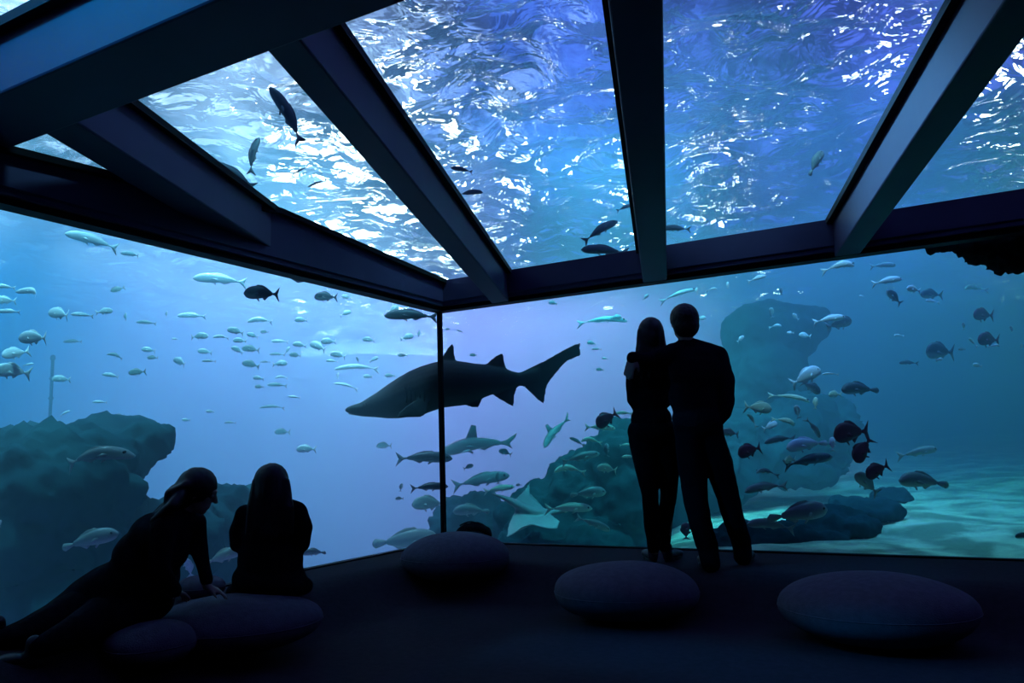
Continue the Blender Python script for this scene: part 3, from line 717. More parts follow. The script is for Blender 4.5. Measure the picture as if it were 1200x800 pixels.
def fish_mesh(name, H, Wd, nose=.22, tail='fork', dors=.5, bend=0.0, anal=.4, pec=True, tall=0):
    """A fish one unit long, head at +x: lofted body with dorsal, anal, pelvic, pectoral and tail fins."""
    bm = bmesh.new(); N, R = 26, 16; rings = []
    def half(t):                                        # t: 0 snout .. 1 tail root
        a = math.sin(math.pi * min(1, t / .80) ** nose_p) if t < .80 else 0
        return a
    nose_p = .62
    def prof(t):
        b = (math.sin(math.pi * (t ** .62) * .93)) ** .85 if t < 1 else 0
        return max(.13 if t > .5 else .02, b)
    Lb = .80
    for i in range(N + 1):
        t = i / N; x = .5 - t * Lb; k = prof(t)
        if t < .04: k = .25 + t * 6 * .6 if t > 0 else .12
        h = H / 2 * k; w = Wd / 2 * (k ** .8) * (1 - .55 * max(0, t - .45) / .55)
        zc = .03 * H * math.sin(math.pi * t)
        rings.append([bm.verts.new((x, w * math.cos(2 * math.pi * j / R), zc + h * math.sin(2 * math.pi * j / R) * (1.0 if math.sin(2 * math.pi * j / R) > 0 else .92))) for j in range(R)])
    for a, b in zip(rings, rings[1:]):
        for j in range(R): bm.faces.new((a[j], a[(j+1) % R], b[(j+1) % R], b[j]))
    bm.faces.new(rings[0][::-1]); bm.faces.new(rings[-1])
    def plate(poly, th=.010, y0=0.0, tip=0.0, side=0):
        """a fin: outline in x,z with a real thickness that thins to its edge"""
        n = len(poly); cx_ = sum(p[0] for p in poly) / n; cz_ = sum(p[1] for p in poly) / n
        def yy(p, s_): return y0 + s_ * th * .12 + side * abs(p[2] if len(p) > 2 else 0)
        a = [bm.verts.new((p[0], yy(p, 1), p[1])) for p in poly]; b = [bm.verts.new((p[0], yy(p, -1), p[1])) for p in poly]
        ym = sum(yy(p, 0) for p in poly) / n
        ca = bm.verts.new((cx_, ym + th / 2, cz_)); cb = bm.verts.new((cx_, ym - th / 2, cz_))
        for i in range(n):
            j = (i + 1) % n
            bm.faces.new((a[i], a[j], ca)); bm.faces.new((b[j], b[i], cb)); bm.faces.new((a[j], a[i], b[i], b[j]))
    r_ = H * .065
    if tail == 'fork': plate([(-.28, r_), (-.36, r_ * 1.6), (-.50, H * .46 + .04), (-.455, .02), (-.44, 0), (-.455, -.02), (-.50, -H * .46 - .04), (-.36, -r_ * 1.6), (-.28, -r_)], .016)
    elif tail == 'round': plate([(-.28, r_), (-.36, H * .16), (-.46, H * .24), (-.50, H * .12), (-.51, 0), (-.50, -H * .12), (-.46, -H * .24), (-.36, -H * .16), (-.28, -r_)], .016)
    elif tail == 'shark': plate([(-.26, r_), (-.36, .04), (-.50, .15), (-.48, .09), (-.40, .0), (-.43, -.07), (-.36, -.03), (-.26, -r_)], .014)
    if tall: plate([(.16, H * .40), (.06, H * .5 + tall), (-.00, H * .5 + tall * .9), (.0, H * .42)], .016)
    elif dors: plate([(.22, H * .42), (.14, H * (.52 + .16 * dors)), (.0, H * (.50 + .16 * dors)), (-.12, H * (.36 + .14 * dors)), (-.22, H * .24), (-.20, H * .12), (.0, H * .34)], .012)
    if anal: plate([(-.02, -H * .38), (-.08, -H * (.42 + .2 * anal)), (-.18, -H * .26), (-.22, -H * .12), (-.10, -H * .2)], .010)
    plate([(.16, -H * .38), (.08, -H * .62), (.06, -H * .55), (.10, -H * .36)], .008)
    if pec:
        for s_ in (1, -1):
            plate([(.20, -.02 * H, Wd * .40), (.12, .06 * H, Wd * .62), (.03, -.10 * H, Wd * .95), (.06, -.20 * H, Wd * .80), (.16, -.14 * H, Wd * .45)], .006, 0, 0, s_)
    if bend:
        for v in bm.verts:
            x = v.co.x; a = bend * (x - .1)
            v.co.y += bend * (x - .1) ** 2 * .9; v.co.z += -abs(bend) * .45 * (x) ** 2 + abs(bend) * .05
    bmesh.ops.recalc_face_normals(bm, faces=bm.faces)
    me = bpy.data.meshes.new(name); bm.to_mesh(me); bm.free()
    for p in me.polygons: p.use_smooth = True
    return me
def eye_mesh(H, Wd):
    out = []
    for s_ in (1, -1):
        bm = bmesh.new(); r = bmesh.ops.create_uvsphere(bm, u_segments=10, v_segments=8, radius=.020)
        for v in r['verts']: v.co = Vector((v.co.x + .40, v.co.y * .5 + s_ * Wd * .27, v.co.z + H * .10))
        me = bpy.data.meshes.new('eye'); bm.to_mesh(me); bm.free(); me.materials.append(M_pupil); out.append(me)
    return out
KIND = {  # height, width, tail, dorsal, bend, anal, tall fin
    'bream': (.40, .17, 'fork', .6, .25, .5, 0), 'slim': (.20, .13, 'fork', .5, .35, .4, 0), 'arc': (.21, .13, 'fork', .4, 1.1, .4, 0),
    'oval': (.56, .20, 'fork', .5, .15, .5, 0), 'grouper': (.31, .19, 'round', .6, .3, .4, 0), 'streak': (.11, .09, 'fork', .3, .6, .3, 0),
    'hazy_shark': (.19, .16, 'shark', 0, .5, .3, .16)}
MATS = {'silver': M_silver, 'grey': M_grey, 'dark': M_dark, 'maroon': M_maroon, 'violet': M_violet, 'cream': M_cream}
_cache = {}
NAMES = {'bream': 'sea_bream', 'slim': 'slender_fish', 'arc': 'arched_fish', 'oval': 'oval_fish', 'grouper': 'grouper', 'streak': 'needle_fish', 'hazy_shark': 'small_shark'}
GROUPS = {'L': 'fish behind the left glass', 'R': 'fish behind the right glass', 'C': 'fish above the glass ceiling'}
def place_fish(px, py, L, ang, kind, col, e, yaw, label, zone):
    key = (kind, col)
    if key not in _cache:
        H, Wd, tl, do, bd, an, ta = KIND[kind]
        me = fish_mesh(NAMES[kind], H, Wd, .22, tl, do, bd, an, True, ta); me.materials.append(MATS[col])
        o = bpy.data.objects.new(NAMES[kind], me); _cache[key] = (me, eye_mesh(H, Wd)); first = o
        C.objects.link(o)
    else:
        first = bpy.data.objects.new(NAMES[kind], _cache[key][0]); C.objects.link(first)
    o = first; d = glass_depth(px, py) + e
    s = L * d / F / max(.35, abs(math.cos(math.radians(yaw))))
    left = abs(ang) > 90
    base = Matrix((( RX.x, FW.x, -DN.x), (RX.y, FW.y, -DN.y), (RX.z, FW.z, -DN.z)))
    th = math.radians(ang if not left else ang - 180)
    rot = base @ Matrix.Rotation(-th, 3, 'Y') @ Matrix.Rotation(math.radians(yaw) + (math.pi if left else 0), 3, 'Z')
    o.matrix_world = Matrix.Translation(at(px, py, d)) @ rot.to_4x4() @ Matrix.Diagonal((s, s, s, 1))
    tag(o, label, 'shark' if kind == 'hazy_shark' else 'fish', GROUPS[zone])
    if L >= 24:
        for em in _cache[key][1]:
            ey = bpy.data.objects.new('eye', em); C.objects.link(ey); ey.parent = o
    return o
# px, py, length px, heading (0 right, 180 left; + is nose up on screen), kind, colour, metres behind glass, yaw, label
FISH_L = [
 (109,282,58,163,'slim','silver',1.6,15,'bright white slender fish highest behind the left glass, nose tilted up left'),
 (154,298,28,170,'slim','silver',2.2,-20,'short white fish at the tail of the highest bright fish'),
 (258,328,54,175,'slim','silver',2.6,25,'pale wedge-like fish below the header, right of the highest pair'),
 (5,336,24,175,'slim','silver',1.4,20,'white fish cut by the left picture edge, topmost of three there'),
 (38,343,35,170,'arc','silver',1.3,-15,'white arched fish just right of the three at the left edge'),
 (6,352,20,178,'bream','silver',1.6,30,'white fish at the left picture edge, middle one of three'),
 (11,365,26,178,'slim','silver',1.5,10,'white fish at the left picture edge, lowest of three'),
 (70,368,31,172,'bream','silver',1.5,-20,'white fish leading a nose-to-tail pair behind the left glass'),
 (97,369,24,174,'slim','silver',1.7,15,'white fish following in the nose-to-tail pair behind the left glass'),
 (122,365,17,10,'bream','silver',1.8,25,'small white fish heading right, beside the nose-to-tail pair'),
 (138,339,14,200,'bream','grey',3.0,30,'faint small fish alone above the nose-to-tail pair'),
 (147,371,9,90,'bream','silver',2.6,0,'tiny pale fish pointing upward right of the nose-to-tail pair'),
 (195,368,7,80,'bream','silver',3.2,0,'tiny fish dot standing upright left of the long faint fish'),
 (225,370,30,178,'slim','silver',3.4,20,'long faint fish alone in mid height left of the busy school'),
 (172,378,22,175,'slim','grey',3.6,15,'faint grey fish below the tiny upright fish dot'),
 (40,396,39,180,'bream','silver',.9,-12,'crisp white bream in full side view near the left edge'),
 (18,414,16,195,'bream','silver',1.4,60,'white fish seen almost head-on, above the brightest head-on fish'),
 (14,435,20,165,'bream','silver',1.1,62,'brightest head-on white fish near the left edge'),
 (2,431,10,180,'bream','silver',1.3,40,'white fish half cut by the left edge beside the brightest head-on fish'),
 (33,427,11,15,'slim','silver',2.0,20,'tiny white sliver right of the brightest head-on fish'),
 (86,400,21,180,'slim','grey',3.6,10,'faint grey fish right of the crisp white bream'),
 (72,444,17,175,'bream','silver',2.4,30,'small pale fish beside the faint upright pole'),
 (131,440,24,172,'slim','silver',2.2,-15,'white slender fish above the dark rock shelf, left of a teal one'),
 (161,436,18,185,'bream','grey',2.4,20,'teal-grey fish just right of a white slender one above the rock shelf'),
 (174,410,14,170,'bream','silver',2.7,25,'small white fish, upper of a loose pair left of the school'),
 (179,419,11,180,'bream','grey',3.0,25,'small pale fish, lower of a loose pair left of the school'),
 (136,417,19,160,'arc','grey',3.2,10,'faint curled fish above the white and teal pair'),
 (234,394,18,5,'bream','silver',2.2,20,'white fish, left one of a level pair left of the school'),
 (259,395,17,175,'arc','silver',2.2,20,'white arched fish, right one of a level pair left of the school'),
 (211,424,19,160,'bream','silver',2.3,-25,'ragged bright fish tilted down right, below the level pair'),
 (240,412,14,170,'bream','silver',2.8,30,'pale fish just under the level pair, right side'),
 (245,423,15,178,'slim','grey',3.0,20,'faint fish below the pale one under the level pair'),
 (117,471,15,178,'slim','silver',2.6,20,'white sliver low over the dark rock shelf, above a tiny oval'),
 (76,484,12,30,'slim','silver',2.0,15,'small white fish rising right just above the rock shelf top'),
 (140,487,9,180,'bream','grey',3.0,30,'tiny pale fish at the rock shelf top right of the rising one'),
 (246,482,8,175,'bream','silver',2.6,30,'tiny bright oval fish in the lavender water, upper of two'),
 (218,492,8,175,'bream','silver',2.8,30,'tiny bright oval fish in the lavender water, lower of two'),
 (205,397,6,175,'bream','silver',3.0,30,'tiny white speck of a fish left of the level pair'),
 (307,344,40,178,'bream','dark',.8,10,'dark bream with a pale outline high behind the left glass'),
 (382,348,26,179,'bream','dark',1.4,15,'smaller dark bream to the right of the larger one'),
 (406,348,11,170,'bream','silver',2.2,30,'small white fish at the tail of the smaller dark bream'),
 (405,367,13,25,'bream','silver',2.0,25,'small white fish rising right, under the smaller dark bream'),
 (461,362,14,30,'bream','silver',1.4,30,'small white fish tucked under the header above the big grey-blue fish'),
 (482,370,62,178,'slim','dark',.7,8,'large grey-blue fish just under the corner of the header'),
 (276,388,18,165,'bream','silver',2.0,20,'bright fish at the upper left of the busy school'),
 (296,393,13,160,'bream','silver',2.4,20,'pale fish just right of the school\'s upper left fish'),
 (281,399,14,175,'bream','silver',2.2,25,'bright fish directly below the school\'s upper left fish'),
 (278,410,14,150,'bream','silver',2.5,20,'pale tilted fish, lowest of three stacked at the school\'s left'),
 (305,376,28,178,'arc','silver',2.4,15,'wide pale arched fish at the top of the busy school'),
 (353,375,14,178,'bream','silver',2.0,20,'bright fish alone at the upper right of the busy school'),
 (294,409,19,172,'bream','grey',3.2,20,'faint broad fish inside the school left of centre'),
 (310,389,9,178,'bream','grey',3.2,30,'faint small fish under the wide arched fish'),
 (294,427,19,165,'bream','grey',3.0,20,'pale ragged fish at the lower left of the school'),
 (311,424,11,178,'slim','grey',3.2,20,'faint fish just right of the pale ragged one'),
 (328,426,16,5,'bream','silver',2.4,20,'white fish heading right at the lower edge of the school'),
 (328,400,19,178,'slim','silver',2.8,15,'slender pale fish, left half of a level line in the school'),
 (351,404,15,170,'bream','silver',2.3,20,'bright fish ending the level line in the school'),
 (325,415,17,178,'slim','grey',3.4,20,'faint slender fish below the level line'),
 (337,410,9,60,'bream','silver',2.7,15,'tiny steep fish under the level line'),
 (346,416,13,172,'bream','grey',2.8,20,'soft pale fish below the bright end of the level line'),
 (385,400,17,178,'bream','silver',2.0,15,'bright white fish, upper one of the cluster left of the shark'),
 (373,406,22,160,'bream','silver',2.2,-20,'bright ragged fish, left one of the cluster left of the shark'),
 (396,416,17,165,'bream','silver',2.1,20,'bright fish, right one of the cluster left of the shark'),
 (389,423,14,175,'slim','silver',2.3,20,'white sliver, lowest of the cluster left of the shark'),
 (432,398,14,172,'bream','silver',1.9,15,'white fish between the cluster and the corner, upper one'),
 (419,421,7,110,'bream','silver',2.3,20,'tiny white fish pointing down above the shark snout'),
 (438,421,11,30,'bream','silver',2.1,20,'small white fish rising right above the shark snout'),
 (477,395,16,15,'bream','silver',1.7,15,'white fish rising right just left of a tiny upright one'),
 (491,391,8,80,'bream','silver',1.8,15,'tiny upright white fish nearest the corner post'),
 (472,416,12,178,'bream','silver',1.9,15,'small white fish right above the shark back'),
 (457,440,12,175,'bream','silver',2.2,15,'small pale fish touching the shark forehead line'),
 (431,441,11,175,'bream','silver',2.6,15,'faint small fish ahead of the shark forehead'),
 (419,431,52,179,'streak','silver',2.8,5,'long faint needle-like fish, upper one above the shark snout'),
 (406,452,30,165,'streak','silver',2.8,5,'needle-like fish slanting down right before the shark snout'),
 (396,440,7,90,'bream','silver',3.0,20,'tiny fish speck between the two needle-like fish'),
 (303,443,12,172,'bream','silver',2.3,15,'bright small fish under the school, left one'),
 (330,442,14,178,'arc','silver',2.8,15,'pale arched fish under the school, right one'),
 (325,451,22,175,'slim','grey',3.6,15,'faint slender fish under the pale arched one'),
 (304,453,10,178,'bream','grey',3.0,15,'faint fish below the bright small one under the school'),
 (345,465,14,172,'slim','silver',2.6,15,'white sliver in lavender water midway down the left glass'),
 (320,477,30,178,'streak','grey',3.6,5,'very faint long fish midway down the left glass'),
 (331,506,17,178,'bream','grey',4.0,20,'blurred blue fish above the upright seated person'),
 (359,526,22,178,'bream','silver',2.0,15,'white bream alone to the right of the upright seated person'),
 (450,522,17,178,'bream','grey',4.0,20,'blurred blue fish below the shark belly'),
 (497,537,66,0,'slim','dark',1.6,8,'slender grey-blue fish passing behind the corner post below the shark'),
 (470,571,9,80,'bream','dark',2.4,20,'small dark fish, upper of two left of the corner post'),
 (468,584,9,178,'bream','dark',2.4,20,'small dark fish, lower of two left of the corner post'),
 (503,571,44,3,'slim','dark',1.0,8,'dark fish with broad tail passing behind the corner post low down'),
 (503,590,40,178,'bream','grey',2.2,15,'pale blurred fish behind the post under the dark broad-tailed one'),
 (476,634,76,3,'grouper','grey',1.8,10,'large pale blurred fish at the foot of the left glass beside the post'),
 (112,537,78,9,'arc','grey',.7,12,'large arched fish with bright back in front of the dark rock shelf'),
 (105,633,60,14,'grouper','grey',.8,15,'grey fish with pale tail low in front of the dark rock shelf'),
 (262,652,44,18,'grouper','cream',.7,15,'pale fish low between the two seated people'),
 (221,664,24,100,'bream','silver',.7,20,'pale fish tail upright beside the leaning arm'),
 (368,647,26,178,'grouper','grey',.8,15,'pale fish right of the upright seated person at the glass foot'),
 (0,613,8,90,'bream','silver',1.0,20,'white speck of a fish at the left edge before the rock shelf'),
 (270,495,13,178,'slim','grey',4.2,15,'blurred dot-like fish above the two seated people'),
]
FISH_R = [
 (560,522,88,186,'hazy_shark','grey',3.2,12,'hazy blue-grey shark with raised dorsal fin right of the post under the big shark'),
 (651,506,46,226,'hazy_shark','grey',3.4,25,'small dark shark-like fish diving steeply down left, right of the hazy shark'),
 (545,529,12,20,'slim','silver',2.8,10,'white fish-shaped glint of the hazy shark belly'),  # small fish shape added as the shark's belly highlight
 (592,530,16,160,'bream','dark',3.0,15,'small dark fish at the tail of the hazy shark'),
 (549,547,12,20,'bream','dark',2.8,15,'dark clump-like fish below the hazy shark'),
 (564,563,68,10,'slim','grey',2.8,10,'long grey fish below the hazy shark, rising right'),
 (584,560,13,90,'bream','dark',2.4,20,'small dark upright fish crossing the long grey one'),
 (585,573,36,8,'slim','cream',1.7,10,'slim pale fish just under the long grey one'),
 (552,598,42,178,'grouper','grey',1.7,10,'faint pale fish over the dark reef right of the corner post'),
 (667,596,56,0,'slim','cream',1.2,8,'pale fish over the ray with its nose to the right'),
 (696,614,44,-22,'slim','grey',1.1,10,'grey fish slanting down right below the pale fish over the ray'),
 (690,578,42,4,'grouper','grey',1.3,10,'translucent grey fish above the ray at the reef'),
 (711,549,24,170,'bream','cream',1.2,10,'plump cream fish in the reef school left of the standing couple'),
 (666,550,36,176,'arc','cream',1.4,10,'arched cream fish low in the reef school, left side'),
 (681,536,46,12,'slim','grey',1.3,10,'slender grey fish above the arched cream one'),
 (692,516,24,172,'arc','cream',1.5,10,'bright curled fish high in the reef school'),
 (704,501,36,-3,'slim','cream',1.4,10,'cream fish right below the maroon fish left of the couple'),
 (711,491,29,212,'oval','maroon',1.0,10,'maroon oval fish with raised tail left of the standing couple'),
 (731,484,20,178,'slim','cream',1.3,10,'pale sliver behind the maroon fish tail at the standing couple'),
 (737,535,18,178,'slim','cream',1.4,10,'pale fish half hidden by the leaning person\'s hip'),
 (733,521,14,5,'slim','cream',1.8,10,'small pale fish above the half hidden one at the hip'),
 (711,527,15,90,'bream','dark',1.6,20,'small dark upright fish inside the reef school'),
 (676,517,20,150,'slim','dark',2.4,10,'dark thin fish left of the bright curled one'),
 (608,568,7,178,'bream','dark',3.0,10,'tiny dark fish between the long grey fish and the reef'),
 (757,348,9,50,'bream','silver',1.4,10,'small white fish right above the leaning person\'s head'),
 (648,355,11,170,'bream','silver',1.4,10,'small white fish touching the header right of the post'),
 (707,376,60,4,'streak','silver',2.4,5,'long pale needle-like fish left of the leaning person\'s head'),
 (722,372,14,10,'bream','silver',2.2,10,'small white fish on the long needle-like one'),
 (796,345,46,20,'streak','silver',1.8,5,'pale thin fish rising right above the standing person\'s head'),
 (817,341,9,90,'bream','silver',1.5,10,'tiny upright white fish at the tip of the thin rising one'),
 (835,339,13,15,'arc','silver',1.5,10,'small arched white fish right of the standing person\'s head'),
 (853,334,8,90,'bream','silver',1.6,10,'tiny upright fish just under the header above the rock pillar'),
 (888,326,24,18,'slim','silver',1.3,10,'white slender fish under the header above the rock pillar'),
 (822,373,12,8,'bream','silver',1.8,10,'small white fish beside the standing person\'s ear'),
 (693,402,11,170,'bream','silver',2.0,10,'small white fish, upper of two right of the big shark tail'),
 (699,409,12,178,'slim','grey',2.6,10,'pale sliver, lower of two right of the big shark tail'),
 (709,420,7,178,'bream','silver',2.4,10,'tiny pale fish below the pair right of the shark tail'),
 (703,433,9,178,'bream','grey',3.0,10,'faint tiny fish lowest right of the shark tail'),
 (525,386,7,178,'bream','silver',2.6,10,'tiny pale fish just right of the corner post, above the shark fin'),
 (539,388,9,160,'slim','silver',2.4,10,'thin pale fish right of the tiny one near the post'),
 (555,416,9,178,'bream','silver',2.6,10,'pale fish dot between the two shark dorsal fins'),
 (868,397,11,40,'bream','silver',1.6,10,'small bright fish at the left side of the rock pillar'),
 (986,312,38,12,'arc','silver',1.0,8,'white crescent-like fish under the header above the open blue water'),
 (1036,311,32,4,'slim','grey',2.2,10,'faint grey-blue fish right of the white crescent-like one'),
 (1041,329,38,10,'slim','silver',1.2,10,'fish with white back and dark belly below the faint grey-blue one'),
 (1047,348,24,140,'bream','dark',1.6,10,'dark fish nose up left, below the white-backed one'),
 (1070,339,19,172,'bream','silver',1.2,20,'bright white fish with hanging fins right of the dark tilted one'),
 (1091,345,28,178,'bream','dark',2.2,10,'dim dark fish right of the bright white one'),
 (1092,353,18,172,'slim','silver',2.2,10,'pale sliver under the dim dark fish'),
 (1140,338,27,175,'arc','grey',2.8,10,'faint arched fish below the black overhang'),
 (1152,369,26,178,'oval','maroon',2.2,10,'dim maroon fish below the black overhang, upper of two'),
 (1158,398,28,178,'oval','maroon',2.0,10,'dim maroon fish near the right edge, lower of two'),
 (1165,405,15,8,'slim','silver',1.6,10,'small white fish over the lower dim maroon one'),
 (1129,382,9,110,'bream','silver',1.6,20,'small upright white fish left of the dim maroon pair'),
 (1138,400,15,140,'arc','silver',1.6,20,'curled white fish between the upright one and the lower maroon'),
 (1185,385,8,120,'bream','silver',2.0,20,'tiny pale fish near the right edge above the lowest speck'),
 (1197,406,7,100,'bream','silver',2.0,20,'pale speck of a fish cut by the right picture edge'),
 (1052,393,12,178,'arc','silver',2.2,10,'small curled pale fish alone in the open blue water'),
 (1101,412,36,178,'oval','dark',2.0,10,'dark oval fish in the open blue water at right'),
 (1101,421,9,10,'bream','silver',1.5,10,'bright white glint of a fish under the dark oval one'),
 (1064,425,24,178,'slim','dark',2.2,10,'dark slender fish left below the dark oval one'),
 (1145,428,12,170,'bream','silver',1.8,10,'small pale fish low right of the dark oval one'),
 (1127,409,9,178,'bream','grey',2.2,10,'faint small fish just right of the dark oval one'),
 (973,374,40,10,'slim','violet',1.2,8,'bright violet-silver fish with forked tail right of the rock pillar'),
 (984,379,34,15,'bream','dark',1.7,15,'dark fish close behind the violet-silver one by the pillar'),
 (945,441,40,27,'bream','violet',1.0,8,'brightest violet-white fish nosing up right, centre of the reef school'),
 (972,438,20,178,'streak','silver',.9,8,'thin pale fish at the nose of the brightest violet-white fish'),
 (951,454,26,-30,'bream','dark',1.45,8,'dark fish under the brightest violet-white fish'),
 (1006,456,46,178,'grouper','dark',1.2,12,'large blurred dark fish right of the brightest violet-white one'),
 (978,462,18,178,'bream','cream',1.2,25,'cream fish head left of the large blurred dark fish'),
 (904,366,12,110,'bream','silver',2.2,30,'pale fish before the pillar top, leftmost of its group'),
 (932,371,11,140,'bream','silver',2.2,20,'pale fish before the pillar top, right one of its group'),
 (910,382,15,10,'arc','silver',2.3,10,'curled pale fish before the rock pillar'),
 (926,390,9,178,'bream','silver',1.8,10,'brightest dot of a fish before the rock pillar'),
 (943,393,15,172,'bream','silver',2.2,10,'soft pale fish at the pillar\'s right face'),
 (916,341,9,90,'bream','dark',2.4,10,'tiny dark fish above the rock pillar top'),
 (1009,347,6,178,'bream','silver',2.4,10,'faint speck of a fish under the white crescent-like fish'),
 (889,478,34,-6,'bream','cream',.9,10,'cream bream heading right beside the standing person\'s elbow'),
 (855,507,22,170,'bream','cream',.7,15,'cream fish half hidden by the standing person\'s hip'),
 (927,466,50,-8,'streak','cream',1.2,5,'thin cream fish arched above the reef school'),
 (956,472,14,80,'bream','cream',1.0,20,'upright cream fish under the brightest violet-white fish'),
 (934,482,17,110,'bream','violet',1.0,20,'violet fish turned upright in the middle of the reef school'),
 (880,491,19,125,'arc','grey',1.0,15,'thin curved grey fish under the cream bream'),
 (903,499,20,20,'bream','violet',1.1,20,'small violet fish right of the thin curved one'),
 (921,494,28,-14,'arc','cream',1.0,10,'cream fish with raised tail in the middle of the reef school'),
 (954,502,30,-50,'slim','grey',.9,15,'grey fish diving right above the violet grouper'),
 (878,528,29,195,'oval','maroon',.7,8,'maroon oval fish right of the standing person\'s hip'),
 (913,515,38,188,'slim','dark',1.1,8,'dark slender fish right behind the maroon fish at the hip'),
 (944,521,50,186,'grouper','violet',.8,10,'violet-grey grouper facing left between the maroon fish'),
 (925,539,17,178,'bream','cream',.8,40,'cream fish head below the violet-grey grouper'),
 (949,540,60,10,'slim','dark',.9,8,'dark slender fish rising right below the violet-grey grouper'),
 (997,507,44,186,'oval','maroon',.6,8,'largest maroon oval fish, uppermost of three over the sand'),
 (1011,527,34,235,'oval','maroon',.5,8,'steeply tilted maroon fish, middle of three over the sand'),
 (976,520,16,80,'bream','silver',.7,30,'upright white fish left of the largest maroon fish'),
 (1028,551,31,205,'oval','maroon',.5,8,'lowest maroon oval fish of three over the sand'),
 (1015,566,38,140,'bream','grey',.7,10,'grey fish under the lowest maroon one, nose up left'),
 (897,553,27,170,'arc','grey',.9,10,'outlined grey fish with upright tail beside the knee of the standing person'),
 (896,571,52,186,'slim','grey',.6,10,'blue-grey fish heading left low over the pale sand'),
 (1080,564,60,174,'grouper','grey',.7,8,'grey grouper-like fish over the open sand at right'),
 (1077,530,50,10,'slim','grey',1.6,8,'slim grey fish just above the far edge of the sand'),
 (937,602,72,8,'grouper','grey',.34,8,'large ghostly fish in front of the dark flat mass, upper one'),
 (902,615,58,172,'slim','grey',.30,8,'ghostly slender fish in front of the dark flat mass, lower one'),
 (935,541,18,10,'slim','grey',1.1,8,'small grey fish between the dark slender one and the sand'),
 (804,622,20,90,'oval','maroon',1.0,8,'dim maroon fish seen between the legs of the standing pair'),
 (1199,628,22,178,'grouper','dark',.6,8,'dark fish nose cut by the right picture edge over the sand'),
]
FISH_C = [
 (337,136,72,118,'slim','dark',.5,10,'large grey fish seen from below through the leftmost big ceiling pane'),
 (297,181,46,82,'slim','grey',.7,15,'smaller greenish fish pointing upward in the leftmost big ceiling pane'),
 (275,205,56,150,'slim','dark',.9,10,'dark slim fish crossing the beam edge low in the leftmost big pane'),
 (541,199,26,170,'slim','dark',.9,10,'dark fish beside the beam in the middle left ceiling pane, upper one'),
 (551,226,30,8,'slim','dark',.9,10,'dark fish beside the beam in the middle left ceiling pane, lower one'),
 (704,270,48,32,'slim','dark',.9,8,'dark slender fish rising right in the glitter of the middle left pane'),
 (708,294,56,176,'slim','dark',.7,8,'dark fish along the lower edge of the middle left ceiling pane'),
 (733,243,22,20,'slim','dark',1.2,8,'small dark fish near the straight beam in the middle left pane'),
 (792,268,34,178,'slim','dark',.8,8,'dark fish low beside the straight beam in the middle right pane'),
 (957,190,34,60,'grouper','grey',1.4,10,'blurred green fish high in the middle right ceiling pane'),
 (352,200,20,205,'streak','dark',1.1,5,'thin dark fish beside the glow in the leftmost pane, upper one'),
 (372,215,24,200,'streak','dark',1.1,5,'thin dark fish beside the glow in the leftmost pane, lower one'),
]
for z, tab in (('L', FISH_L), ('R', FISH_R), ('C', FISH_C)):
    for row in tab: place_fish(*row, z)

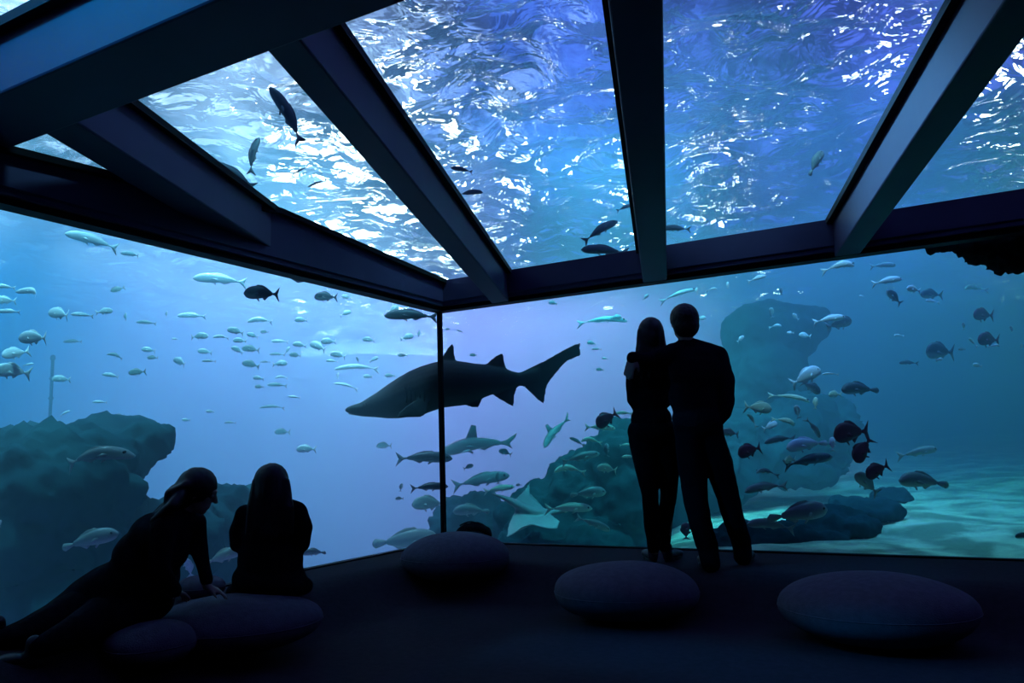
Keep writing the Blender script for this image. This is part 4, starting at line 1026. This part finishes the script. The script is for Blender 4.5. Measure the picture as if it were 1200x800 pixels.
# ------------------------------------------------------------------ the big shark
def build_shark():
    D = 8.22; SC = D / F
    root = thing('shark', 'large dark shark swimming left behind the corner post of the glass', 'shark', at(540, 452, D))
    base = Matrix((( RX.x, FW.x, -DN.x), (RX.y, FW.y, -DN.y), (RX.z, FW.z, -DN.z))).to_4x4()
    root.matrix_world = Matrix.Translation(at(540, 452, D)) @ base
    L = lambda px, py, y=0.0: Vector(((px - 540) * SC, y, -(py - 452) * SC))
    bm = bmesh.new()
    prof = [(405.5,479.8,1.2),(409,479.5,3.6),(415,479.2,5.6),(424,479,8.2),(433,476.5,11.5),(442,474,14.5),(455,470,20),(467,466,24),(480,461.5,27),(493,458,29),(506,453.5,28.5),
            (519,450,28),(532,449.5,27),(545,449.5,25.5),(556,449,23),(568,446.5,19.5),(580,445.5,16),(590,444.5,13.5),(600,445,10),(608,445,8.2),(618,443,8.5),(632,438,8)]
    def yb(px): return .10 * math.sin((px - 470) / 100.0)        # the body swings a little
    R = 24; rings = []
    for px, py, h in prof:
        w = h * (1.0 if px > 470 else .78 + .22 * (px - 405) / 65) * (.92 if px < 560 else .92 - .45 * (px - 560) / 72)
        rings.append([bm.verts.new(L(px, py) + Vector((0, yb(px) + w * SC * math.cos(2 * math.pi * j / R), h * SC * math.sin(2 * math.pi * j / R)))) for j in range(R)])
    for a, b in zip(rings, rings[1:]):
        for j in range(R): bm.faces.new((a[j], a[(j+1) % R], b[(j+1) % R], b[j]))
    bm.faces.new(rings[0][::-1]); bm.faces.new(rings[-1])
    def fin(poly, th, out=None):
        n = len(poly); P = []
        for i, p in enumerate(poly):
            y = yb(min(p[0], 632)) + (out[i] if out else 0); P.append(L(p[0], p[1], y))
        c = sum(P, Vector()) / n; e = Vector((0, .0045, 0)); t = Vector((0, th / 2, 0))
        a = [bm.verts.new(p + e) for p in P]; b = [bm.verts.new(p - e) for p in P]; ca = bm.verts.new(c + t); cb = bm.verts.new(c - t)
        for i in range(n):
            j = (i + 1) % n; bm.faces.new((a[i], a[j], ca)); bm.faces.new((b[j], b[i], cb)); bm.faces.new((a[j], a[i], b[i], b[j]))
    fin([(510,428),(517,419),(524,408),(529.5,402),(531.5,406),(532,415),(534.5,424),(540,432),(520,440)], .05)
    fin([(562,431),(570,426),(580,417.5),(587,414),(590,414),(591,422),(594,434),(600,438),(586,446),(570,444)], .035)
    fin([(602,441),(618,432.5),(640,422),(661,410),(675,403),(681.5,401.5),(680.5,408),(682,416),(672,416.5),(666,421),(657,432),(648,443),(641,452),(639,462),(638,474.5),(630,469),(622.5,461),(614,453.5),(604,452)], .035)
    fin([(568,456),(586,452),(602,450),(607,453),(603,464),(602,477.5),(594,474),(586,469),(577,463)], .03)
    for s_ in (-1, 1):
        fin([(538,462),(556,460),(568,462),(565,468),(560.5,478),(552,477),(543,474)], .03, [s_ * .06] * 7)
        ob = (-1 if s_ < 0 else 1)
        fin([(507,462),(505,470),(503,482),(497,486),(482,486),(470,487),(472,480),(484,470),(496,463)], .035,
            [ob * v for v in (.19, .21, .25, .28, .30, .34, .32, .28, .22)])
    bmesh.ops.recalc_face_normals(bm, faces=bm.faces)
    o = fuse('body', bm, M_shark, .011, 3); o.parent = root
    for px, sgn in ((430, -1), (430, 1)):
        b = bmesh.new(); c = L(px, 473.5, yb(px) + sgn * 10.0 * SC * .78); r_ = bmesh.ops.create_uvsphere(b, u_segments=14, v_segments=10, radius=.016)
        for v in r_['verts']: v.co += c
        from_bm('eye', b, M_pupil, root, True)
    for k in range(5):                                       # gill slits
        for s_ in (-1, 1):
            px = 478 + k * 5.0; b = bmesh.new()
            pts = [(L(px + 2 * math.sin(q * .5), 452 + q * 3.6, yb(px) + s_ * (27 + k * .3) * SC * .925 * math.cos((q - 3) * .12)), .007) for q in range(6)]
            chain(b, pts); from_bm('gill_slit', b, M_pupil, root, True)
    b = bmesh.new(); pts = [(L(411 + q * 6, 483.6 + 2.2 * math.sin(q * .5), yb(411 + q * 6) - (4.4 + q * 2.0) * SC * .75), .006) for q in range(6)]; chain(b, pts)
    from_bm('mouth', b, M_pupil, root, True)
build_shark()

def build_ray():
    D = glass_depth(630, 600) + 1.5; SC = D / F
    root = thing('ray', 'pale long-tailed ray gliding over the dark reef left of the standing couple', 'ray', at(628, 600, D))
    base = Matrix((( RX.x, FW.x, -DN.x), (RX.y, FW.y, -DN.y), (RX.z, FW.z, -DN.z))).to_4x4()
    root.matrix_world = Matrix.Translation(at(628, 600, D)) @ base
    bm = bmesh.new(); prof = [(575,578,2),(590,583,5),(600,588,9),(612,595,12),(625,600,12),(640,601,9),(655,599,6),(664,597,3)]
    R = 14; rings = []
    for px, py, h in prof: rings.append([bm.verts.new(((px - 628) * SC, h * SC * .9 * math.cos(2 * math.pi * j / R), -(py - 600) * SC + h * SC * .55 * math.sin(2 * math.pi * j / R))) for j in range(R)])
    for a, b in zip(rings, rings[1:]):
        for j in range(R): bm.faces.new((a[j], a[(j+1) % R], b[(j+1) % R], b[j]))
    bm.faces.new(rings[0][::-1]); bm.faces.new(rings[-1])
    def wing(poly, ys, th=.03):
        n = len(poly); P = [Vector(((x - 628) * SC, y_, -(y - 600) * SC)) for (x, y), y_ in zip(poly, ys)]
        c = sum(P, Vector()) / n; a = [bm.verts.new(p + UP * .006) for p in P]; b = [bm.verts.new(p - UP * .006) for p in P]
        ca = bm.verts.new(c + UP * th / 2); cb = bm.verts.new(c - UP * th / 2)
        for i in range(n):
            j = (i + 1) % n; bm.faces.new((a[i], a[j], ca)); bm.faces.new((b[j], b[i], cb)); bm.faces.new((a[j], a[i], b[i], b[j]))
    wing([(604,596),(640,598),(656,606),(652,612),(640,611),(622,607),(606,612),(593,622),(595,610)], [0, 0, -.2, -.3, -.32, -.28, -.3, -.34, -.2])
    wing([(600,588),(624,594),(640,598),(630,590),(622,582),(622,570),(612,580)], [0, 0, 0, .2, .26, .34, .2])
    bmesh.ops.recalc_face_normals(bm, faces=bm.faces)
    o = fuse('body', bm, M_grey, .012, 14); o.parent = root
build_ray()

# ------------------------------------------------------------------ rocks
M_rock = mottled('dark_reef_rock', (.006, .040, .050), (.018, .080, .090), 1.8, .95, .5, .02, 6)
M_blackrock = mottled('black_rock', (.003, .003, .004), (.010, .012, .014), 4, .95, .5, .02, 6)
def rock(name, label, cat, lobes, m=None, voxel=.045, amp=.15, fr=1.6):
    bm = bmesh.new()
    for px, py, e, rx, ry, rz in lobes:
        d = glass_depth(px, py) + e; ellip(bm, at(px, py, d), rx * d / F, ry, rz * d / F)
    o = fuse(name, bm, m or M_rock, voxel, 3, None, lambda c: amp * (noise.noise(c * fr) + .7 * noise.noise(c * fr * 2.3) + .5 * noise.noise(c * fr * 5) + .3 * noise.noise(c * fr * 11)))
    return tag(o, label, cat)
rock('rock_shelf', 'broad dark teal rock shelf with a rounded end at the far left of the tank', 'rock',
     [(20, 610, 1.9, 130, .7, 115), (80, 530, 2.0, 90, .6, 36), (150, 522, 2.0, 42, .45, 28), (90, 600, 2.2, 75, .6, 60), (60, 690, 1.8, 120, .7, 60)])
rock('boulder', 'dark rounded rock rising between and behind the two seated people', 'rock',
     [(262, 640, 2.2, 85, .6, 74), (200, 650, 2.0, 60, .6, 60), (310, 640, 2.3, 42, .5, 55), (130, 680, 2.0, 80, .6, 60)])
rock('reef_mound', 'dark reef mound right of the corner post behind the pale ray', 'rock',
     [(575, 640, 2.8, 70, .7, 60), (640, 620, 2.6, 60, .7, 60), (690, 600, 2.6, 60, .7, 72), (735, 590, 2.6, 60, .7, 95), (535, 650, 2.6, 40, .6, 55), (690, 650, 2.2, 110, .7, 50), (785, 600, 3.2, 42, .6, 52)])
rock('rock_pillar', 'hazy round-topped rock pillar behind fish, right of the standing couple', 'rock',
     [(900, 392, 4.3, 54, .8, 40), (895, 440, 4.2, 46, .8, 60), (930, 380, 4.3, 36, .7, 24), (880, 500, 4.2, 60, .8, 60)], None, .045, .06)
rock('reef_bank', 'dark reef bank under the pillar behind the dense fish school', 'rock',
     [(880, 520, 3.6, 60, .7, 46), (930, 505, 3.8, 62, .7, 44), (975, 500, 4.2, 36, .6, 30), (830, 540, 3.2, 50, .7, 50), (940, 545, 3.6, 60, .5, 22)])
rock('low_dark_mass', 'low dark flat mass lying on the pale sand near the right glass', 'rock',  # low lumpy dark mass set on the sand
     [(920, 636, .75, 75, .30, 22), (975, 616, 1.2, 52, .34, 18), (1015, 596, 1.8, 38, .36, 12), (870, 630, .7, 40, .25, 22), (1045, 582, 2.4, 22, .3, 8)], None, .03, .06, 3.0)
rock('overhang', 'black craggy rock overhang in the upper right corner of the right glass', 'rock',
     [(1205, 290, .30, 60, .25, 22), (1160, 292, .28, 28, .2, 12), (1138, 290, .25, 18, .15, 12), (1104, 288, .22, 12, .12, 8), (1150, 302, .3, 14, .12, 9), (1190, 312, .3, 26, .16, 8)], M_blackrock, .02, .05, 7)
# faint upright pole far behind the left glass
p0 = at(62, 420, glass_depth(62, 420) + 5.5); bm = bmesh.new()
chain(bm, [(Vector((p0.x, p0.y, sand_z(p0.x, p0.y))), .022), (p0, .020), (p0 + UP * .02, .03)])
for k in range(5): ellip(bm, Vector((p0.x, p0.y, p0.z - .25 * k)), .034, .034, .02)
o = fuse('upright_pole', bm, M_dark, .009, 1); tag(o, 'faint upright pole rising in the blue water behind the left glass', 'pole')
